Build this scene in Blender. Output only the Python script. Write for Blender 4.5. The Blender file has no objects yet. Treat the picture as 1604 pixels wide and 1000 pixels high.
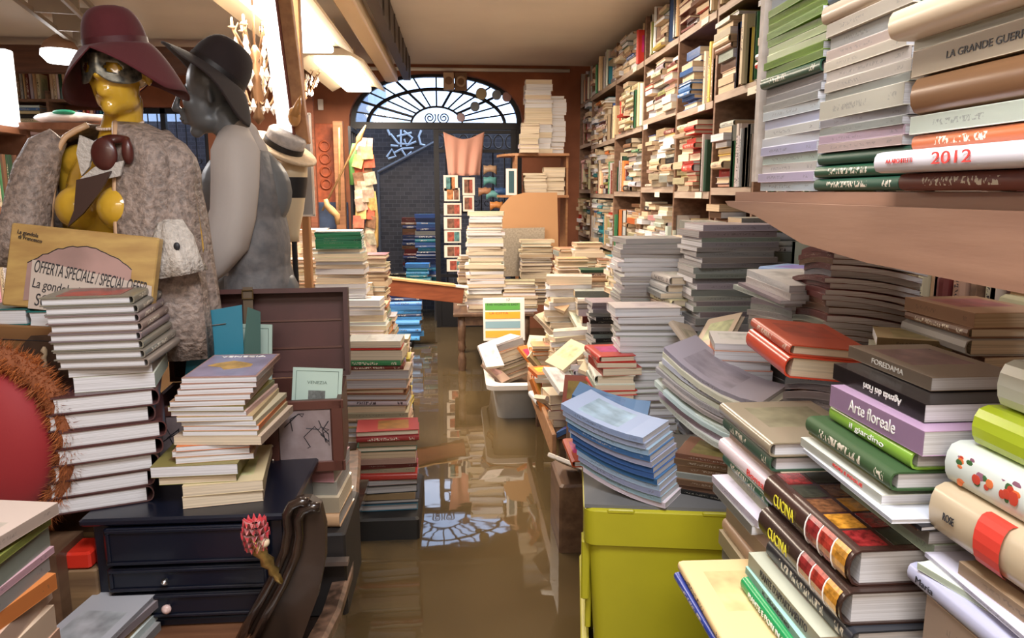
import bpy, math, random
from mathutils import Vector, Matrix, noise as mnoise

# ------------------------------------------------------------------ camera, world, lights, exposure
SC = bpy.context.scene
COL = SC.collection
F_PX = 1150.0
EYE = Vector((0, 0, 1.5))                      # z = 0 is the flood water surface
PITCH = math.atan(200 / F_PX)
YAW = math.atan(87 * math.cos(PITCH) / F_PX)
cam_data = bpy.data.cameras.new('camera')
cam_data.lens = 36 * F_PX / 1604
cam_data.clip_start = 0.05
cam = bpy.data.objects.new('camera', cam_data)
cam.location = EYE
cam.rotation_euler = (math.pi / 2 - PITCH, 0, -YAW)
COL.objects.link(cam)
SC.camera = cam

world = bpy.data.worlds.new('world')
SC.world = world
world.use_nodes = True
wn = world.node_tree.nodes['Background']
wn.inputs[0].default_value = (0.60, 0.74, 1.0, 1)
wn.inputs[1].default_value = 3.0

SC.view_settings.view_transform = 'Standard'
SC.view_settings.look = 'None'
SC.view_settings.gamma = 1
SC.view_settings.exposure = 0.18


def area(name, loc, size, power, color, rot=(0, 0, 0)):
    l = bpy.data.lights.new(name, 'AREA')
    l.shape = 'RECTANGLE'
    l.size, l.size_y = size
    l.energy = power
    l.color = color
    o = bpy.data.objects.new(name, l)
    o.location = loc
    o.rotation_euler = rot
    COL.objects.link(o)
    return o


WARM = (1.0, 0.84, 0.67)
NEUT = (0.93, 0.95, 1.0)
# each sits just under a lamp fitting built below, save the bookcase fill
area('lamp_light_aisle', (-0.95, 4.3, 2.40), (0.30, 2.2), 80, WARM)
area('lamp_light_aisle_far', (-0.92, 6.6, 2.40), (0.30, 1.3), 75, WARM)
area('lamp_light_near', (0.15, 0.42, 2.60), (0.9, 0.7), 48, NEUT)
area('lamp_light_left_room', (-3.3, 4.0, 2.6), (1.2, 1.2), 70, (0.95, 0.95, 1.0))
area('fill_light_right_wall', (0.62, 4.7, 2.62), (0.25, 2.4), 62, WARM)  # added fill to brighten the tall bookcase; no lamp hangs here
area('lamp_light_behind', (-0.4, -1.2, 2.60), (1.6, 0.6), 50, (1.0, 0.88, 0.76))


# ------------------------------------------------------------------ surveying helpers
def ray(x, y):
    u = (x - 802) / F_PX
    v = (500 - y) / F_PX
    fw = Vector((math.sin(YAW) * math.cos(PITCH), math.cos(YAW) * math.cos(PITCH), -math.sin(PITCH)))
    r = Vector((math.cos(YAW), -math.sin(YAW), 0))
    return fw + r * u + r.cross(fw) * v


def P(x, y, Y):
    d = ray(x, y)
    return EYE + d * (Y / d.y)


def PX(x, y, X):
    d = ray(x, y)
    return EYE + d * (X / d.x)


def PZ(x, y, z):
    d = ray(x, y)
    return EYE + d * ((z - EYE.z) / d.z)


def screen(p):
    d = p - EYE
    fw = ray(802, 500)
    r = Vector((math.cos(YAW), -math.sin(YAW), 0))
    u = r.cross(fw)
    z = d.dot(fw)
    if z < 0.05:
        return (-9999, -9999, 0.05)
    return (802 + F_PX * d.dot(r) / z, 500 - F_PX * d.dot(u) / z, z)


# ------------------------------------------------------------------ materials
MATS = {}


def new_mat(name):
    m = bpy.data.materials.new(name)
    m.use_nodes = True
    nt = m.node_tree
    return m, nt, nt.nodes['Principled BSDF']


def mat(name, color, rough=0.5, metal=0.0, noise=0.0, nscale=20.0, bump=0.0, coat=0.0, emit=None, estr=0.0,
        stretch=(1, 1, 1), sheen=0.0, color2=None, ior=None):
    if name in MATS:
        return MATS[name]
    m, nt, b = new_mat(name)
    b.inputs['Roughness'].default_value = rough
    b.inputs['Metallic'].default_value = metal
    b.inputs['Coat Weight'].default_value = coat
    b.inputs['Coat Roughness'].default_value = 0.08
    b.inputs['Sheen Weight'].default_value = sheen
    if ior:
        b.inputs['IOR'].default_value = ior
    b.inputs['Base Color'].default_value = (*color, 1)
    if noise > 0 or bump > 0 or color2:
        tc = nt.nodes.new('ShaderNodeTexCoord')
        mp = nt.nodes.new('ShaderNodeMapping')
        mp.inputs['Scale'].default_value = stretch
        nz = nt.nodes.new('ShaderNodeTexNoise')
        nz.inputs['Scale'].default_value = nscale
        nz.inputs['Detail'].default_value = 6
        nt.links.new(tc.outputs['Object'], mp.inputs[0])
        nt.links.new(mp.outputs[0], nz.inputs['Vector'])
        if noise > 0 or color2:
            cr = nt.nodes.new('ShaderNodeValToRGB')
            c2 = color2 or [c * (1 - noise) for c in color]
            cr.color_ramp.elements[0].position = 0.35
            cr.color_ramp.elements[1].position = 0.65
            cr.color_ramp.elements[0].color = (*c2, 1)
            cr.color_ramp.elements[1].color = (*color, 1)
            nt.links.new(nz.outputs[0], cr.inputs[0])
            nt.links.new(cr.outputs[0], b.inputs['Base Color'])
        if bump > 0:
            bp = nt.nodes.new('ShaderNodeBump')
            bp.inputs['Strength'].default_value = bump
            bp.inputs['Distance'].default_value = 0.01
            nt.links.new(nz.outputs[0], bp.inputs['Height'])
            nt.links.new(bp.outputs[0], b.inputs['Normal'])
    if emit:
        b.inputs['Emission Color'].default_value = (*emit, 1)
        b.inputs['Emission Strength'].default_value = estr
    MATS[name] = m
    return m


def math_node(nt, op, a, bb=None):
    n = nt.nodes.new('ShaderNodeMath')
    n.operation = op
    for i, v in enumerate((a, bb)):
        if v is None:
            continue
        if isinstance(v, (int, float)):
            n.inputs[i].default_value = v
        else:
            nt.links.new(v, n.inputs[i])
    return n.outputs[0]


def band(nt, v, lo, hi):
    return math_node(nt, 'MULTIPLY', math_node(nt, 'GREATER_THAN', v, lo), math_node(nt, 'LESS_THAN', v, hi))


def make_cover_mat():
    """Printed book cover: base colour from the book's own attribute, blurred print on spine and front."""
    m, nt, b = new_mat('printed_book_cover')
    at = nt.nodes.new('ShaderNodeAttribute'); at.attribute_name = 'Col'
    uv = nt.nodes.new('ShaderNodeUVMap'); uv.uv_map = 'UVMap'
    dc = nt.nodes.new('ShaderNodeUVMap'); dc.uv_map = 'Dec'
    s = nt.nodes.new('ShaderNodeSeparateXYZ'); nt.links.new(uv.outputs[0], s.inputs[0])
    d = nt.nodes.new('ShaderNodeSeparateXYZ'); nt.links.new(dc.outputs[0], d.inputs[0])
    u, v, kind, seed = s.outputs[0], s.outputs[1], d.outputs[0], d.outputs[1]
    comb = nt.nodes.new('ShaderNodeCombineXYZ')
    nt.links.new(math_node(nt, 'MULTIPLY', u, 62.0), comb.inputs[0])
    nt.links.new(math_node(nt, 'MULTIPLY', v, 4.0), comb.inputs[1])
    nt.links.new(math_node(nt, 'MULTIPLY', seed, 57.0), comb.inputs[2])
    nz = nt.nodes.new('ShaderNodeTexNoise'); nz.inputs['Scale'].default_value = 1.0; nz.inputs['Detail'].default_value = 1
    nt.links.new(comb.outputs[0], nz.inputs['Vector'])
    strokes = math_node(nt, 'GREATER_THAN', nz.outputs[0], 0.53)
    # title zone length follows the book's own number
    hi = math_node(nt, 'ADD', 0.45, math_node(nt, 'MULTIPLY', seed, 0.3))
    zone = math_node(nt, 'MULTIPLY', math_node(nt, 'GREATER_THAN', u, 0.18), math_node(nt, 'LESS_THAN', u, hi))
    zone2 = band(nt, u, 0.84, 0.93)
    zz = math_node(nt, 'MAXIMUM', zone, zone2)
    has = math_node(nt, 'GREATER_THAN', math_node(nt, 'FRACT', math_node(nt, 'MULTIPLY', seed, 7.31)), 0.35)
    mask = math_node(nt, 'MULTIPLY', math_node(nt, 'MULTIPLY', strokes, zz), band(nt, v, 0.34, 0.66))
    mask = math_node(nt, 'MULTIPLY', math_node(nt, 'MULTIPLY', mask, has), band(nt, kind, 0.5, 1.5))
    bw = nt.nodes.new('ShaderNodeRGBToBW'); nt.links.new(at.outputs[0], bw.inputs[0])
    dark = math_node(nt, 'LESS_THAN', bw.outputs[0], 0.22)
    ink = nt.nodes.new('ShaderNodeMix'); ink.data_type = 'RGBA'
    ink.inputs[6].default_value = (0.06, 0.045, 0.05, 1); ink.inputs[7].default_value = (0.75, 0.68, 0.55, 1)
    nt.links.new(dark, ink.inputs[0])
    m1 = nt.nodes.new('ShaderNodeMix'); m1.data_type = 'RGBA'
    nt.links.new(mask, m1.inputs[0]); nt.links.new(at.outputs[0], m1.inputs[6]); nt.links.new(ink.outputs[2], m1.inputs[7])
    # picture on the front
    cf = nt.nodes.new('ShaderNodeCombineXYZ')
    nt.links.new(math_node(nt, 'MULTIPLY', u, 5.0), cf.inputs[0])
    nt.links.new(math_node(nt, 'MULTIPLY', v, 4.0), cf.inputs[1])
    nt.links.new(math_node(nt, 'MULTIPLY', seed, 91.0), cf.inputs[2])
    nz2 = nt.nodes.new('ShaderNodeTexNoise'); nz2.inputs['Scale'].default_value = 1.0
    nt.links.new(cf.outputs[0], nz2.inputs['Vector'])
    hs = nt.nodes.new('ShaderNodeHueSaturation')
    nt.links.new(at.outputs[0], hs.inputs['Color'])
    nt.links.new(math_node(nt, 'ADD', 0.42, math_node(nt, 'MULTIPLY', seed, 0.2)), hs.inputs['Hue'])
    nt.links.new(math_node(nt, 'ADD', 0.3, math_node(nt, 'MULTIPLY', nz2.outputs[0], 1.1)), hs.inputs['Value'])
    pic = math_node(nt, 'MULTIPLY', math_node(nt, 'MULTIPLY', band(nt, u, 0.16, 0.66), band(nt, v, 0.14, 0.86)), band(nt, kind, 1.5, 2.5))
    m2 = nt.nodes.new('ShaderNodeMix'); m2.data_type = 'RGBA'
    nt.links.new(pic, m2.inputs[0]); nt.links.new(m1.outputs[2], m2.inputs[6]); nt.links.new(hs.outputs[0], m2.inputs[7])
    nt.links.new(m2.outputs[2], b.inputs['Base Color'])
    rg = math_node(nt, 'ADD', 0.22, math_node(nt, 'MULTIPLY', math_node(nt, 'FRACT', math_node(nt, 'MULTIPLY', seed, 3.7)), 0.4))
    nt.links.new(rg, b.inputs['Roughness'])
    return m


def make_page_mat():
    m, nt, b = new_mat('page_block_paper')
    at = nt.nodes.new('ShaderNodeAttribute'); at.attribute_name = 'Col'
    tc = nt.nodes.new('ShaderNodeTexCoord')
    mp = nt.nodes.new('ShaderNodeMapping'); mp.inputs['Scale'].default_value = (2, 2, 420)
    nt.links.new(tc.outputs['Object'], mp.inputs[0])
    nz = nt.nodes.new('ShaderNodeTexNoise'); nz.inputs['Scale'].default_value = 1.0; nz.inputs['Detail'].default_value = 4
    nt.links.new(mp.outputs[0], nz.inputs['Vector'])
    cr = nt.nodes.new('ShaderNodeValToRGB')
    cr.color_ramp.elements[0].position = 0.38; cr.color_ramp.elements[0].color = (0.74, 0.73, 0.72, 1)
    cr.color_ramp.elements[1].position = 0.56; cr.color_ramp.elements[1].color = (1, 1, 1, 1)
    nt.links.new(nz.outputs[0], cr.inputs[0])
    mx = nt.nodes.new('ShaderNodeMix'); mx.data_type = 'RGBA'; mx.blend_type = 'MULTIPLY'; mx.inputs[0].default_value = 1
    nt.links.new(at.outputs[0], mx.inputs[6]); nt.links.new(cr.outputs[0], mx.inputs[7])
    nt.links.new(mx.outputs[2], b.inputs['Base Color'])
    b.inputs['Roughness'].default_value = 0.75
    return m


COVER = make_cover_mat()
PAGE = make_page_mat()


def wood(name, c1, c2, rough=0.4, scale=3.0, axis=(1, 12, 12), coat=0.0):
    return mat(name, c1, rough, color2=c2, nscale=scale, stretch=axis, bump=0.15, coat=coat)


def tag(o, label=None, cat=None, group=None, kind=None):
    if label: o['label'] = label
    if cat: o['category'] = cat
    if group: o['group'] = group
    if kind: o['kind'] = kind
    return o


def empty(name, loc=(0, 0, 0), rz=0.0, label=None, cat=None, group=None):
    o = bpy.data.objects.new(name, None)
    o.empty_display_size = 0.05
    o.location = loc
    o.rotation_euler = (0, 0, rz)
    COL.objects.link(o)
    return tag(o, label, cat, group)


class MB:
    """collects shapes and links them as one mesh object"""

    def __init__(s):
        s.v, s.f = [], []

    def add(s, vs, fs, M=None):
        k = len(s.v)
        s.v += [(M @ Vector(p)) if M else Vector(p) for p in vs]
        s.f += [tuple(i + k for i in f) for f in fs]
        return s

    def box(s, c, d, M=None, bev=0.0):
        x, y, z = d[0] / 2, d[1] / 2, d[2] / 2
        if bev <= 0:
            vs = [(c[0] + a * x, c[1] + b * y, c[2] + e * z) for a in (-1, 1) for b in (-1, 1) for e in (-1, 1)]
            return s.add(vs, [(0, 1, 3, 2), (4, 6, 7, 5), (0, 4, 5, 1), (2, 3, 7, 6), (0, 2, 6, 4), (1, 5, 7, 3)], M)
        rings = []
        for (zz, ins) in ((-z, bev), (-z + bev, 0), (z - bev, 0), (z, bev)):
            r = []
            X, Y = x - ins, y - ins
            q = bev
            for (px, py) in ((X - q, -Y), (X, -Y + q), (X, Y - q), (X - q, Y), (-X + q, Y), (-X, Y - q), (-X, -Y + q), (-X + q, -Y)):
                r.append((c[0] + px, c[1] + py, c[2] + zz))
            rings.append(r)
        return s.loft(rings, M, True, True)

    def loft(s, rings, M=None, cap0=True, cap1=True, closed=True):
        n = len(rings[0])
        vs = [p for r in rings for p in r]
        fs = []
        for i in range(len(rings) - 1):
            for j in range(n if closed else n - 1):
                a, b = i * n + j, i * n + (j + 1) % n
                fs.append((a, b, b + n, a + n))
        if cap0: fs.append(tuple(range(n - 1, -1, -1)))
        if cap1: fs.append(tuple((len(rings) - 1) * n + j for j in range(n)))
        return s.add(vs, fs, M)

    def lathe(s, prof, c=(0, 0, 0), n=24, M=None, cap=True):
        rings = [[(c[0] + r * math.cos(2 * math.pi * j / n), c[1] + r * math.sin(2 * math.pi * j / n), c[2] + z)
                  for j in range(n)] for r, z in prof]
        return s.loft(rings, M, cap, cap)

    def tube(s, pts, r, n=8, M=None, closed=False):
        pts = [Vector(p) for p in pts]
        rr = r if isinstance(r, (list, tuple)) else [r] * len(pts)
        rings = []
        up = Vector((0.02, 0.03, 1))
        for i, p in enumerate(pts):
            a = pts[max(i - 1, 0)]; b = pts[min(i + 1, len(pts) - 1)]
            if closed:
                a = pts[i - 1]; b = pts[(i + 1) % len(pts)]
            t = (b - a).normalized()
            if i == 0:
                ref = up if abs(t.z) < 0.9 else Vector((1, 0, 0))
                nx = t.cross(ref).normalized()
            else:
                nx = (nx - t * nx.dot(t)).normalized()
            ny = t.cross(nx)
            rings.append([p + (nx * math.cos(2 * math.pi * j / n) + ny * math.sin(2 * math.pi * j / n)) * rr[i] for j in range(n)])
        if closed:
            rings.append(rings[0])
            return s.loft(rings, M, False, False)
        return s.loft(rings, M, True, True)

    def ellip(s, c, r, n=16, m=10, M=None):
        rings = []
        for i in range(1, m):
            a = math.pi * i / m
            rings.append([(c[0] + r[0] * math.sin(a) * math.cos(2 * math.pi * j / n), c[1] + r[1] * math.sin(a) * math.sin(2 * math.pi * j / n),
                           c[2] - r[2] * math.cos(a)) for j in range(n)])
        return s.loft(rings, M)

    def prism(s, poly, M, depth):
        """poly in local xy, pushed along local z by depth"""
        return s.loft([[(x, y, 0) for x, y in poly], [(x, y, depth) for x, y in poly]], M)

    def build(s, name, m, parent=None, smooth=False, uv=None):
        me = bpy.data.meshes.new(name)
        me.from_pydata(s.v, [], s.f)
        me.materials.append(m)
        if smooth:
            me.polygons.foreach_set('use_smooth', [True] * len(me.polygons))
        me.update()
        o = bpy.data.objects.new(name, me)
        COL.objects.link(o)
        if parent: o.parent = parent
        return o


def autosmooth(o, ang=40):
    me = o.data
    me.polygons.foreach_set('use_smooth', [True] * len(me.polygons))
    try:
        me.set_sharp_from_angle(angle=math.radians(ang))
    except Exception:
        pass
    return o


def frame(origin, xa, ya):
    """matrix with local x along xa, local y along ya"""
    xa = Vector(xa).normalized(); za = xa.cross(Vector(ya)).normalized(); ya = za.cross(xa)
    M = Matrix((xa, ya, za)).transposed().to_4x4()
    M.translation = Vector(origin)
    return M


def lettering(text, M, size, m, parent, name='lettering', depth=0.0006, width=None, align='CENTER'):
    cu = bpy.data.curves.new('t', 'FONT')
    cu.body = text
    cu.size = size
    cu.extrude = depth
    cu.align_x = align
    cu.align_y = 'CENTER'
    to = bpy.data.objects.new('t', cu)
    COL.objects.link(to)
    dg = bpy.context.evaluated_depsgraph_get()
    me = bpy.data.meshes.new_from_object(to.evaluated_get(dg))
    bpy.data.objects.remove(to)
    me.name = name
    if width and len(me.vertices):
        xs = [v.co.x for v in me.vertices]
        w = max(xs) - min(xs)
        k = width / w
        for v in me.vertices: v.co.x *= k
    me.transform(M)
    me.materials.clear(); me.materials.append(m)
    o = bpy.data.objects.new(name, me)
    COL.objects.link(o)
    if parent: o.parent = parent
    return o


INK = mat('dark_print', (0.02, 0.02, 0.025), 0.5)
INKW = mat('white_print', (0.85, 0.83, 0.78), 0.5)
INKR = mat('red_print', (0.7, 0.05, 0.04), 0.5)
INKY = mat('yellow_print', (0.85, 0.75, 0.05), 0.5)

# ------------------------------------------------------------------ books
PAL = {
    'cream': (0.64, 0.53, 0.37), 'white': (0.74, 0.73, 0.71), 'grey': (0.31, 0.295, 0.29), 'pale grey': (0.46, 0.44, 0.43),
    'tan': (0.50, 0.34, 0.20), 'brown': (0.20, 0.10, 0.055), 'maroon': (0.17, 0.035, 0.03), 'red': (0.55, 0.045, 0.03),
    'orange': (0.70, 0.22, 0.06), 'pink': (0.66, 0.40, 0.38), 'yellow': (0.70, 0.52, 0.10), 'green': (0.05, 0.22, 0.09),
    'dark green': (0.03, 0.09, 0.05), 'blue': (0.08, 0.18, 0.45), 'teal': (0.02, 0.20, 0.26), 'navy': (0.02, 0.035, 0.12),
    'black': (0.02, 0.02, 0.022), 'olive': (0.24, 0.23, 0.06), 'lilac': (0.48, 0.40, 0.62), 'lime': (0.45, 0.58, 0.04),
    'light green': (0.28, 0.45, 0.06), 'salmon': (0.85, 0.42, 0.26), 'beige': (0.60, 0.48, 0.34), 'pale blue': (0.45, 0.58, 0.72),
    'sky blue': (0.10, 0.35, 0.75), 'rose pink': (0.62, 0.33, 0.47), 'peach': (0.85, 0.55, 0.36),
}
PAGES = {'old': (0.54, 0.41, 0.27), 'white': (0.66, 0.66, 0.69), 'cream': (0.66, 0.56, 0.42), 'grey': (0.40, 0.38, 0.38)}
OLD = ['cream'] * 6 + ['beige'] * 5 + ['tan'] * 4 + ['white'] * 3 + ['pale grey'] * 4 + ['brown'] * 4 + ['maroon'] * 2 + ['red', 'orange', 'grey', 'grey', 'pink', 'yellow', 'dark green', 'green', 'blue', 'black', 'olive', 'peach', 'teal']
ORD = ['bottom', 'second', 'third', 'fourth', 'fifth', 'sixth', 'seventh', 'eighth', 'ninth', 'tenth', 'eleventh', 'twelfth', 'thirteenth',
       'fourteenth', 'fifteenth', 'sixteenth', 'seventeenth', 'eighteenth', 'nineteenth', 'twentieth', 'twenty-first', 'twenty-second',
       'twenty-third', 'twenty-fourth', 'twenty-fifth', 'twenty-sixth', 'twenty-seventh', 'twenty-eighth', 'twenty-ninth', 'thirtieth',
       'thirty-first', 'thirty-second', 'thirty-third', 'thirty-fourth', 'thirty-fifth', 'thirty-sixth', 'thirty-seventh', 'thirty-eighth', 'thirty-ninth', 'fortieth'] + ['upper'] * 60
BOOKS = []


def book_geo(b):
    """returns (cover verts/faces/kinds/uv), (page verts/faces) in the book's own frame:
    x from spine (-) to fore edge (+), y along the height of the book, z thickness"""
    w, L, t, kind = b['w'], b['L'], b['t'], b['kind']
    bx, by = b.get('bend', (0, 0))
    hard = kind == 'hardback'
    ct = 0.0028 if hard else 0.0009
    ct = min(ct, t * 0.2)
    ins = 0.004 if hard else 0.0
    nx = 5 if bx else 1
    ny = 5 if by else 1
    out, inn, seg = [], [], []
    for i in range(nx + 1):
        x = w / 2 - (w - (0.006 if hard else 0)) * i / nx
        out.append((x, 0)); inn.append((x, ct))
        if i < nx: seg.append((0, i / nx))
    ns = (5 if b.get('force') else 3) if hard else 1
    r = (min(t * 0.28, 0.014) if hard else 0.0)
    base = -w / 2 + (0.006 if hard else 0)
    for i in range(1, ns + 1):
        a = math.pi * i / (ns + 1)
        if hard:
            out.append((base - 0.004 - r * math.sin(a), t * (0.5 - 0.5 * math.cos(a) * 0.96)))
            inn.append((base - 0.004 - r * math.sin(a) + ct, t * (0.5 - 0.5 * math.cos(a) * 0.85)))
        seg.append((1, i / (ns + 1)))
    if not hard:
        seg.pop()
    k0 = len(out)
    seg.append((1, 1))
    for i in range(nx + 1):
        x = base + (w / 2 - base) * i / nx
        out.append((x, t)); inn.append((x, t - ct))
        if i < nx: seg.append((2, i / nx))
    n = len(out)

    def warp(x, y, z):
        return (x, y, z + bx * ((x + w / 2) / w) ** 2 + by * ((y + L / 2) / L) ** 2)
    cv, cf, ck, cu = [], [], [], []
    for j in range(ny + 1):
        y = -L / 2 + L * j / ny
        cv += [warp(x, y, z) for x, z in out] + [warp(x, y, z) for x, z in inn]
    st = 2 * n
    spine_n = sum(1 for s in seg if s[0] == 1)
    sp = 0
    for i in range(n - 1):
        k = seg[i][0]
        if k == 1:
            v0, v1 = sp / spine_n, (sp + 1) / spine_n; sp += 1
        else:
            v0, v1 = seg[i][1], seg[i][1] + 1 / nx
        for j in range(ny):
            a = j * st + i
            cf.append((a, a + 1, a + 1 + st, a + st)); ck.append(k)
            cu.append(((1 - j / ny, v0), (1 - j / ny, v1), (1 - (j + 1) / ny, v1), (1 - (j + 1) / ny, v0)))
            a += n
            cf.append((a + 1, a, a + st, a + 1 + st)); ck.append(0); cu.append(((0, 0),) * 4)
    for j, flip in ((0, 0), (ny, 1)):
        for i in range(n - 1):
            a = j * st + i
            q = (a, a + n, a + n + 1, a + 1)
            cf.append(q[::-1] if flip else q); ck.append(0); cu.append(((0, 0),) * 4)
    for j in range(ny):
        for i in (0, n - 1):
            a = j * st + i
            q = (a, a + st, a + st + n, a + n)
            cf.append(q if i == 0 else q[::-1]); ck.append(0); cu.append(((0, 0),) * 4)
    pv, pf = [], []
    x0, x1 = (-w / 2 + (0.008 if hard else ct), w / 2 - ins - (0.0 if hard else 0.0005))
    prof = []
    for i in range(nx + 1): prof.append((x1 - (x1 - x0) * i / nx, ct * 1.05))
    for i in range(nx + 1): prof.append((x0 + (x1 - x0) * i / nx, t - ct * 1.05))
    if hard and t > 0.02: prof.append((x1 - 0.003, t / 2))
    m_ = len(prof)
    ye = L / 2 - (ins if hard else 0.0006)
    for j in range(ny + 1):
        y = -ye + 2 * ye * j / ny
        pv += [warp(x, y, z) for x, z in prof]
    for j in range(ny):
        for i in range(m_):
            a, c = j * m_ + i, j * m_ + (i + 1) % m_
            pf.append((a, c, c + m_, a + m_))
    pf.append(tuple(range(m_ - 1, -1, -1)))
    pf.append(tuple(ny * m_ + i for i in range(m_)))
    return (cv, cf, ck, cu), (pv, pf)


def fill_attrs(me, cols, ck=None, cu=None, seeds=None):
    ca = me.color_attributes.new('Col', 'FLOAT_COLOR', 'CORNER')
    u1 = me.uv_layers.new(name='UVMap'); u2 = me.uv_layers.new(name='Dec')
    c, a, d = [], [], []
    for i, p in enumerate(me.polygons):
        n = p.loop_total
        for q in range(n):
            c += [*cols[i], 1.0]
            a += list(cu[i][q]) if cu else [0, 0]
            d += [ck[i], seeds[i]] if ck else [0, 0]
    ca.data.foreach_set('color', c)
    u1.data.foreach_set('uv', a); u2.data.foreach_set('uv', d)


def link_mesh(name, v, f, m, parent, cols, ck=None, cu=None, seeds=None):
    me = bpy.data.meshes.new(name)
    me.from_pydata(v, [], f)
    for x in (m if isinstance(m, list) else [m]): me.materials.append(x)
    fill_attrs(me, cols, ck, cu, seeds)
    o = bpy.data.objects.new(name, me)
    COL.objects.link(o)
    if parent: o.parent = parent
    return o


def book(M, kind, w, L, t, color, page, label, group, titles=None, bend=(0, 0), force=False, rng=random, rgb=None, art=None):
    c = rgb or PAL[color]
    c = tuple(min(1, max(0.01, x * rng.uniform(0.88, 1.1))) for x in c)
    BOOKS.append(dict(M=M, kind=kind, w=w, L=L, t=t, color=c, page=PAGES[page], label=label, group=group, titles=titles or [], bend=bend,
                      force=force, seed=(0.01 + rng.random() * 0.03) if (titles or (force and t > 0.034)) else rng.random(), art=art))


def flush_books(limit_book=285, limit_mag=110):
    def score(b):
        c = b['M'] @ Vector((0, 0, b['t'] / 2))
        x, y, z = screen(c)
        if x < -150 or x > 1750 or y < -150 or y > 1120:
            return 0
        return max(b['w'], b['L']) * (b['t'] + 0.15 * b['w']) / z ** 2 + (1e3 if b['force'] else 0)
    for b in BOOKS: b['s'] = score(b)
    order = sorted(BOOKS, key=lambda b: -b['s'])
    nb = nm = 0
    rest = []
    for b in order:
        mag = b['kind'] == 'magazine'
        if b['s'] > 0 and ((mag and nm < limit_mag) or (not mag and nb < limit_book)):
            if mag: nm += 1
            else: nb += 1
            nm_ = 'magazine' if mag else b['kind'] + '_book'
            o = bpy.data.objects.new(nm_, None)
            o.empty_display_size = 0.03
            o.matrix_world = b['M']
            COL.objects.link(o)
            tag(o, b['label'], 'magazine' if mag else 'book', b['group'])
            (cv, cf, ck, cu), (pv, pf) = book_geo(b)
            _c = link_mesh('cover', cv, cf, COVER, o, [b['color']] * len(cf), ck, cu, [b['seed']] * len(cf))
            autosmooth(bpy.context.scene.objects[-1] if False else _c, 50)
            link_mesh('pages', pv, pf, PAGE, o, [b['page']] * len(pf))
            for t in b['titles']:
                spine_text(o, b, *t)
            if b['art']: b['art'](o, b)
        else:
            rest.append(b)
    for tall in (False, True):
        cv, cf, ck, cu, cols, seeds, mi = [], [], [], [], [], [], []
        for b in rest:
            if (b['kind'] == 'magazine') != tall: continue
            (v, f, k, u), (pv, pf) = book_geo(b)
            n = len(cv)
            cv += [b['M'] @ Vector(p) for p in v]; cf += [tuple(i + n for i in q) for q in f]
            ck += k; cu += u; cols += [b['color']] * len(f); seeds += [b['seed']] * len(f); mi += [0] * len(f)
            n = len(cv)
            cv += [b['M'] @ Vector(p) for p in pv]; cf += [tuple(i + n for i in q) for q in pf]
            ck += [0] * len(pf); cu += [((0, 0),) * len(q) for q in pf]; cols += [b['page']] * len(pf); seeds += [0] * len(pf); mi += [1] * len(pf)
        if not cf: continue
        o = link_mesh('books' if not tall else 'magazines', cv, cf, [COVER, PAGE], None, cols, ck, cu, seeds)
        o.data.polygons.foreach_set('material_index', mi)
        tag(o, 'the many smaller mixed second-hand books packed on the shelves and far tables' if not tall else
            'the remaining thin magazines lying deep in the far piles', 'books' if not tall else 'magazines', None, 'stuff')


def spine_text(parent, b, text, u0, u1, size, m, flip=False, dz=0.0):
    L, t, w = b['L'], b['t'], b['w']
    yc = L / 2 - L * (u0 + u1) / 2
    r = min(t * 0.28, 0.014) if b['kind'] == 'hardback' else 0.0
    x = (-w / 2 + 0.002 - r - 0.0016) if b['kind'] == 'hardback' else -w / 2 - 0.0004
    M = frame((x, yc, t / 2 + dz), (0, 1 if flip else -1, 0), (0, 0, -1 if flip else 1))
    lettering(text, M, size, m, parent, 'title', 0.0004, width=L * (u1 - u0))


def gen(rng, n=None, height=None, kinds=('paperback', 'hardback'), pal=OLD, L=(0.19, 0.24), w=(0.125, 0.165), t=(0.015, 0.035), page=('old', 'cream')):
    out, h = [], 0
    while (n is not None and len(out) < n) or (height is not None and h < height):
        tt = rng.uniform(*t)
        if height is not None and h + tt > height + 0.008: break
        h += tt + 0.0006
        LL = rng.uniform(*L)
        out.append(dict(kind=rng.choice(kinds), L=LL, w=min(rng.uniform(*w), LL * 0.8), t=tt, c=rng.choice(pal), page=rng.choice(page)))
    return out


def stack(desc, base, rot, specs, rng, jit=0.008, rjit=4, flip=0.0, tilt=None, bend=(0, 0), group=None, force=False):
    """pile of flat books on base (centre of the footprint); rot degrees about z; tilt = (rx, ry) degrees"""
    M0 = Matrix.Translation(Vector(base)) @ Matrix.Rotation(math.radians(rot), 4, 'Z')
    if tilt:
        M0 = M0 @ Matrix.Rotation(math.radians(tilt[0]), 4, 'X') @ Matrix.Rotation(math.radians(tilt[1]), 4, 'Y')
    z = 0.0
    n = len(specs)
    for i, s in enumerate(specs):
        a = rng.uniform(-rjit, rjit) + s.get('r', 0) + (180 if rng.random() < flip else 0)
        M = M0 @ Matrix.Translation((s.get('dx', 0) + rng.uniform(-jit, jit), s.get('dy', 0) + rng.uniform(-jit, jit), z)) @ Matrix.Rotation(math.radians(a), 4, 'Z')
        pos = 'topmost' if i == n - 1 else ('bottom' if i == 0 else ORD[i] + ' from bottom')
        k = s['kind'] if s['kind'] == 'magazine' else s['kind'] + ' book'
        lab = s.get('label') or f"{s['c']} {k}, {pos} of {desc}"
        book(M, s['kind'], s['w'], s['L'], s['t'], s['c'], s['page'], lab, group or 'books in ' + desc, s.get('titles'), s.get('bend', bend), force, rng, s.get('rgb'), s.get('art'))
        z += s['t'] + 0.0006
    return M0, z


SPINE, FORE, HEAD, TAIL = 90, -90, 0, 180      # which side of a book a stack turns to the camera


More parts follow.
